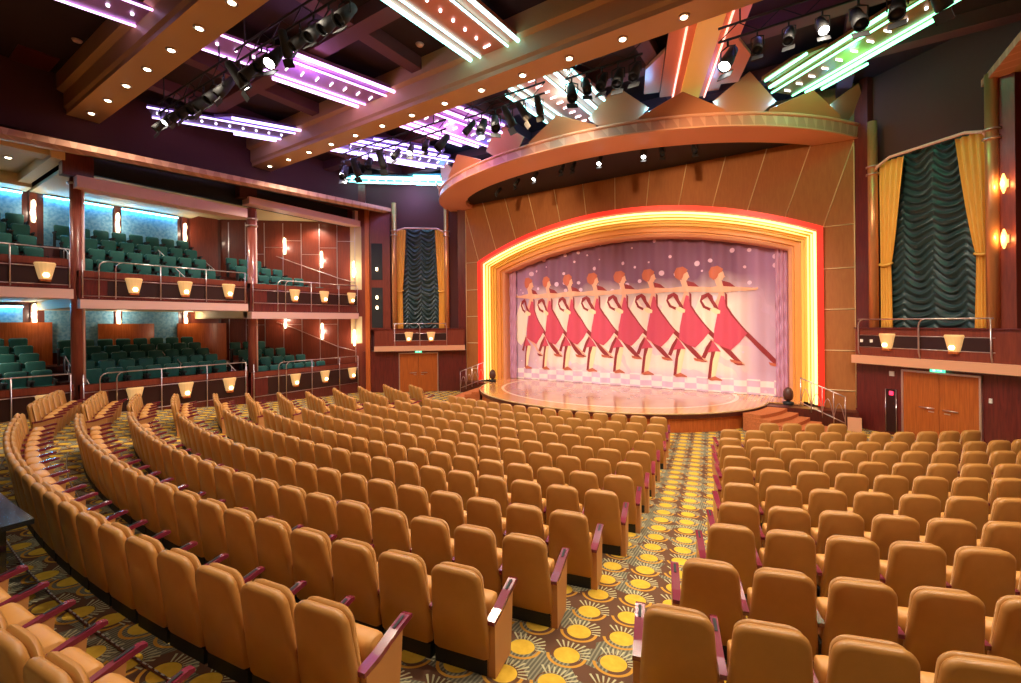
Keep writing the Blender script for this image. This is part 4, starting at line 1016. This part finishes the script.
def bar(u0, u1, v, z, label):
    e = empty('lighting_bar', (u0, v, z), 0, label, 'lighting bar'); L_ = u1-u0
    for dz in (0, .32): MB().tube([(0, 0, dz), (L_, 0, dz)], .028, M['black'], 6).build('bar_tube', e)
    mb = MB(); n = int(L_/.4); pts = [(L_*i/n, 0, .32*(i % 2)) for i in range(n+1)]; mb.tube(pts, .014, M['black'], 5); mb.build('lattice', e)
    for x in (L_*.1, L_*.9): MB().tube([(x, 0, .32), (x, 0, CZ-z)], .02, M['black'], 5).build('hanger', e)
random.seed(3)
BARS = [(-16.6, -12.3, 5.75, 10.15, 8, (1,), 'lighting bar behind the nearer beam, left end over the gallery'), (-11.9, -7.4, 5.75, 10.2, 9, (0, 3), 'lighting bar behind the nearer beam, at the top of the view'),
        (-15.6, -10.0, 11.55, 10.15, 8, (5,), 'lighting bar behind the farther beam, towards the left gallery'), (-9.2, -6.2, 11.5, 10.25, 6, (5, 3), 'lighting bar behind the farther beam, left of the cyan fixture'),
        (-5.6, -3.4, 11.6, 10.5, 5, (), 'lighting bar behind the farther beam, in front of the cyan fixture'), (-1.6, 3.0, 11.5, 10.1, 8, (0, 3, 6), 'lighting bar behind the farther beam, right of the orange fixture')]
for bi, (u0, u1, v, z, n, ons, lab) in enumerate(BARS):
    bar(u0, u1, v, z, lab)
    for i in range(n):
        u = u0+.2+(u1-u0-.4)*i/(n-1)
        put_light(u, v, z-.02, random.uniform(-.7, .7)+(PI if random.random() < .25 else 0), i in ons, 'black stage light on the %s, %s from the left' % (('bar over the gallery', 'bar at the top of the view', 'bar towards the left gallery', 'bar left of the cyan fixture', 'bar by the cyan fixture', 'bar right of the orange fixture')[bi], ordinal(i+1)), random.uniform(.95, 1.3))
# small spotlights tucked under the canopy
for i, (u, on) in enumerate(((-11.6, 0), (-10.2, 0), (-9.1, 1), (-7.8, 0), (-7.3, 0), (-6.25, 1), (-4.7, 1), (-4.1, 0), (-3.1, 0))):
    a = math.asin((u-CUC)/9.6); y = 15.75+9.6-9.6*math.cos(a)
    put_light(u, y, 9.82, a, on, 'small spotlight in the dark recess under the canopy, %s from the left' % ordinal(i+1), .8)

# ------------------------------------------------------------------ stage side steps, rails, floor spotlights
for s_, nm in ((-1, 'left'), (1, 'right')):
    e = empty('stage_steps', (UC, V0, 0), 0, 'curved carpeted steps climbing to the %s side of the stage' % nm, 'steps')
    for k in range(5):
        a, b = 6.06+.33*(k+1), 4.96+.33*(k+1); z1 = .56-.112*k
        A = [math.radians(x) for x in (-8, -11, -14, -17, -20, -24, -28)]
        poly = [(s_*a*math.cos(t), b*math.sin(t)) for t in A]+[((s_*6.1-(.30 if s_ > 0 else .34))*math.cos(t), 5.0*math.sin(t)) for t in A[::-1]]
        MB().prism(poly, max(0, z1-.13), z1, M['stair']).build('step', e)
    r = empty('stage_rail', (UC, V0, 0), 0, 'silver railing with arched bars on the %s stage steps' % nm, 'railing')
    P_ = [(s_*(6.72+.30*k), -.62-.10*k, .66-.125*k) for k in range(5)]
    MB().tube([(x, y, z+.96) for x, y, z in P_], .02, M['silver'], 7).build('top_rail', r)
    MB().tube([(x, y, z+.12) for x, y, z in P_], .015, M['silver'], 6).build('lower_rail', r)
    for x, y, z in P_: MB().tube([(x, y, z-.05 if z > .2 else 0), (x, y, z+.96)], .016, M['silver'], 6).build('rail_post', r)
    for k in range(4):
        (x0, y0, z0), (x1, y1, z1) = P_[k], P_[k+1]
        MB().tube([(x0+(x1-x0)*t, y0+(y1-y0)*t, z0+(z1-z0)*t+.14+.52*math.sin(PI*t)) for t in [i/8 for i in range(9)]], .012, M['silver'], 5).build('arched_bar', r)
    f = empty('floor_spotlight', (UC+s_*6.35, V0-.38, SZ), 0, 'dark rounded spotlight standing at the %s foot of the arch' % nm, 'spotlight', 'floor spotlights')
    MB().lathe([(.02, 0), (.17, .0), (.17, .10), (.06, .13)], M['black'], 14).build('base', f)
    MB().lathe([(.03, .13), (.13, .18), (.165, .32), (.15, .48), (.09, .58), (.0, .62)], M['statue'], 14).build('lamp_head', f)
MB().box((.25+.9, 17.5, .12), (1.5, 17.56, .55), M['peach']).build('side_panel_box', None, 'small pale box beside the right stage steps', 'box')

# ------------------------------------------------------------------ control desk at the lower left and step light strips
cd = empty('control_desk', (0, 0, 0), 0, 'glossy black curved control desk behind the last long seat row at the left edge', 'desk')
def arcpoly(R0, R1, a0, a1, n=14):
    A = [math.radians(a0+(a1-a0)*i/n) for i in range(n+1)]
    return [row_pt(R0, a) for a in A]+[row_pt(R1, a) for a in A[::-1]]
zf = fz(*row_pt(27.4, math.radians(-33)))
MB().prism(arcpoly(27.16, 27.55, -30.9, -41), zf-.1, zf+.88, M['gloss']).build('desk_body', cd)
MB().prism(arcpoly(27.02, 27.62, -30.45, -41), zf+.88, zf+.93, M['gloss']).build('desk_top', cd)
M['stripled'] = mat('step_led', (.5, .46, .4), .5, emit=(1, .9, .75), es=.02)
for j, k in enumerate((8, 9, 10, 11, 12)):
    R = FR[k-1][0]+.16; pts = [(*row_pt(R, math.radians(-24-24*i/40)), floor_z(R)+.006) for i in range(41)]
    e = empty('step_light_strip', pts[0], 0, 'dotted light strip on the carpet behind the %s seat row from the stage' % ordinal(k), 'light strip', 'dotted step light strips')
    o = T(-pts[0][0], -pts[0][1], -pts[0][2])
    MB().tube(pts, .012, M['darkwood'], 6).build('strip_profile', e, mx=o)
    mb = MB(); a = math.radians(-24)
    while a > math.radians(-48):
        x, y = row_pt(R, a); x2, y2 = row_pt(R, a-.045/R); mb.tube([(x, y, floor_z(R)+.02), (x2, y2, floor_z(R)+.018)], .006, M['stripled'], 4); a -= .09/R
    d = mb.build('light_dots', e, mx=o); d['kind'] = 'stuff'
